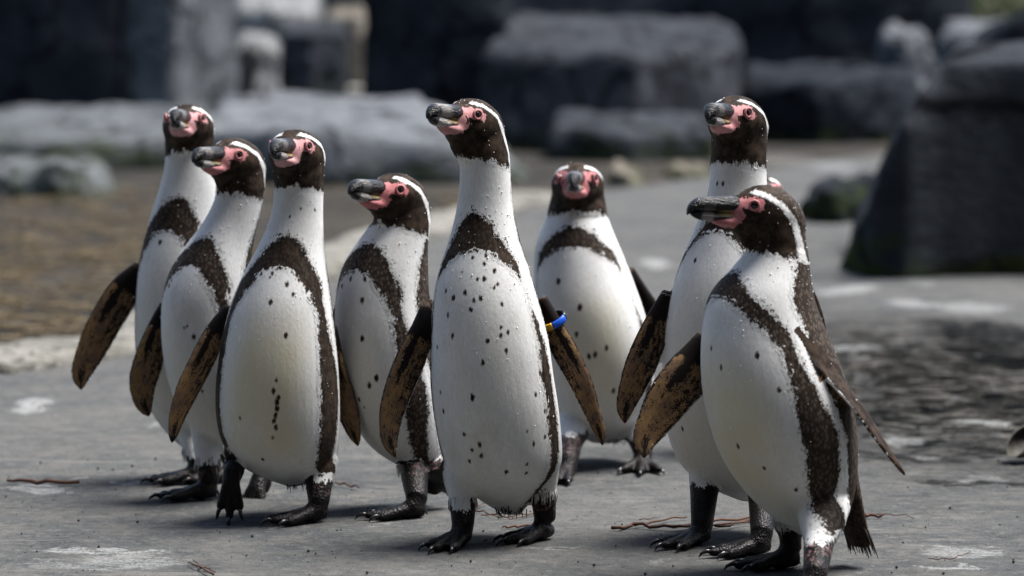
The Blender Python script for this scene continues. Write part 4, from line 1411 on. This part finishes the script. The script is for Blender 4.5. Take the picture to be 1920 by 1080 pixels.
twig("twig", "brown stick on a white splash at the left edge", [[(14, 908, 5), (70, 912, 8), (148, 912, 7)]])
twig("twig", "sprig of fine reddish twigs at the bottom edge", [[(352, 1062, 2), (372, 1070, 3), (400, 1084, 4)], [(362, 1058, 2), (378, 1070, 2), (405, 1080, 2)], [(372, 1072, 2), (395, 1072, 2)]])
twig("twig", "hair-thin dark twig at lower right", [[(1740, 1054, 1.5), (1790, 1053, 2), (1818, 1041, 1.5)]])
twig("twig", "thin twig behind the lifted foot of the streaked penguin", [[(618, 912, 3), (645, 914, 4), (672, 920, 3)]])
twig("straw_piece", "pale straw piece beside the lifted foot at left", [[(396, 872, 8), (412, 866, 9), (428, 860, 6)]], "straw pieces", 'straw')


def curled_leaf():
    c = on_ground(1922, 858)
    s = Soup()
    rings = []
    for i, u in enumerate(np.linspace(-1, 1, 11)):
        r = .026 * math.sqrt(max(.08, 1 - (u * .9) ** 2))
        ring = []
        for a in np.linspace(-2.2, 2.2, 14):
            ring.append(np.array([u * .05 + .012 * math.cos(a), r * math.sin(a) * 1.1, .028 - r * math.cos(a) + .006]))
        for a in np.linspace(2.2, -2.2, 14):
            ring.append(np.array([u * .05 + .012 * math.cos(a), (r - .003) * math.sin(a) * 1.1, .028 - (r - .003) * math.cos(a) + .006]))
        rings.append(ring)
    s.rings(rings)
    me = s.mesh("curled_leaf")
    fix_normals(me)
    o = link("curled_leaf", me, simple("dry_leaf", (0.085, 0.082, 0.072), 0.7, 0.1, (0.045, 0.042, 0.035), 60, 0.4, 0.002))
    o.location = (c[0], c[1], 0.004)
    o.rotation_euler = (0.2, -0.5, 0.9)
    o.scale = (.9, .9, .9)
    tag(o, "curled pale leaf cut by the right edge on wet concrete", "leaf")


curled_leaf()


def straw_litter():
    rg = np.random.default_rng(11)
    s = Soup()
    for k in range(2600):
        px, py = rg.uniform(-80, 900), rg.uniform(355, 690)
        g = on_ground(px, py)
        lim = np.interp(g[0], [p[0] for p in KERB], [p[1] for p in KERB])
        if g[1] < lim + 0.16 or (mnoise.noise((g[0] * .9, g[1] * .55, 3)) < rg.uniform(-.25, .25)):
            continue
        a = rg.normal(0, .5)
        L = rg.uniform(.02, .075)
        d = np.array([math.cos(a), math.sin(a), 0]) * L
        w = rg.uniform(.0012, .0030)
        zz = rg.uniform(.002, .014)
        p0, p1 = g - d + (0, 0, zz), g + d + (0, 0, zz + rg.uniform(-.006, .010))
        s.tube([p0, (p0 + p1) / 2 + (0, 0, .004), p1], [w, w, w * .6], 4)
    o = link("straw_litter", s.mesh("straw_litter"), M['straw'])
    tag(o, "dry straw and leaf litter scattered beyond the pale edging", "straw", None, "stuff")
    s = Soup()
    for k in range(700):
        px, py = rg.uniform(-20, 1940), 560 + 540 * rg.uniform(0, 1) ** .8
        g = on_ground(px, py)
        r = rg.choice([.0007, .0011, .0016, .0024], p=[.45, .35, .15, .05])
        s.ball(g + (0, 0, r * .5 + .001), r, 5, 3)
    o = link("grit", s.mesh("grit"), M['grit'], smooth=False)
    tag(o, "dark grit and crumbs strewn over the concrete floor", "grit", None, "stuff")


straw_litter()
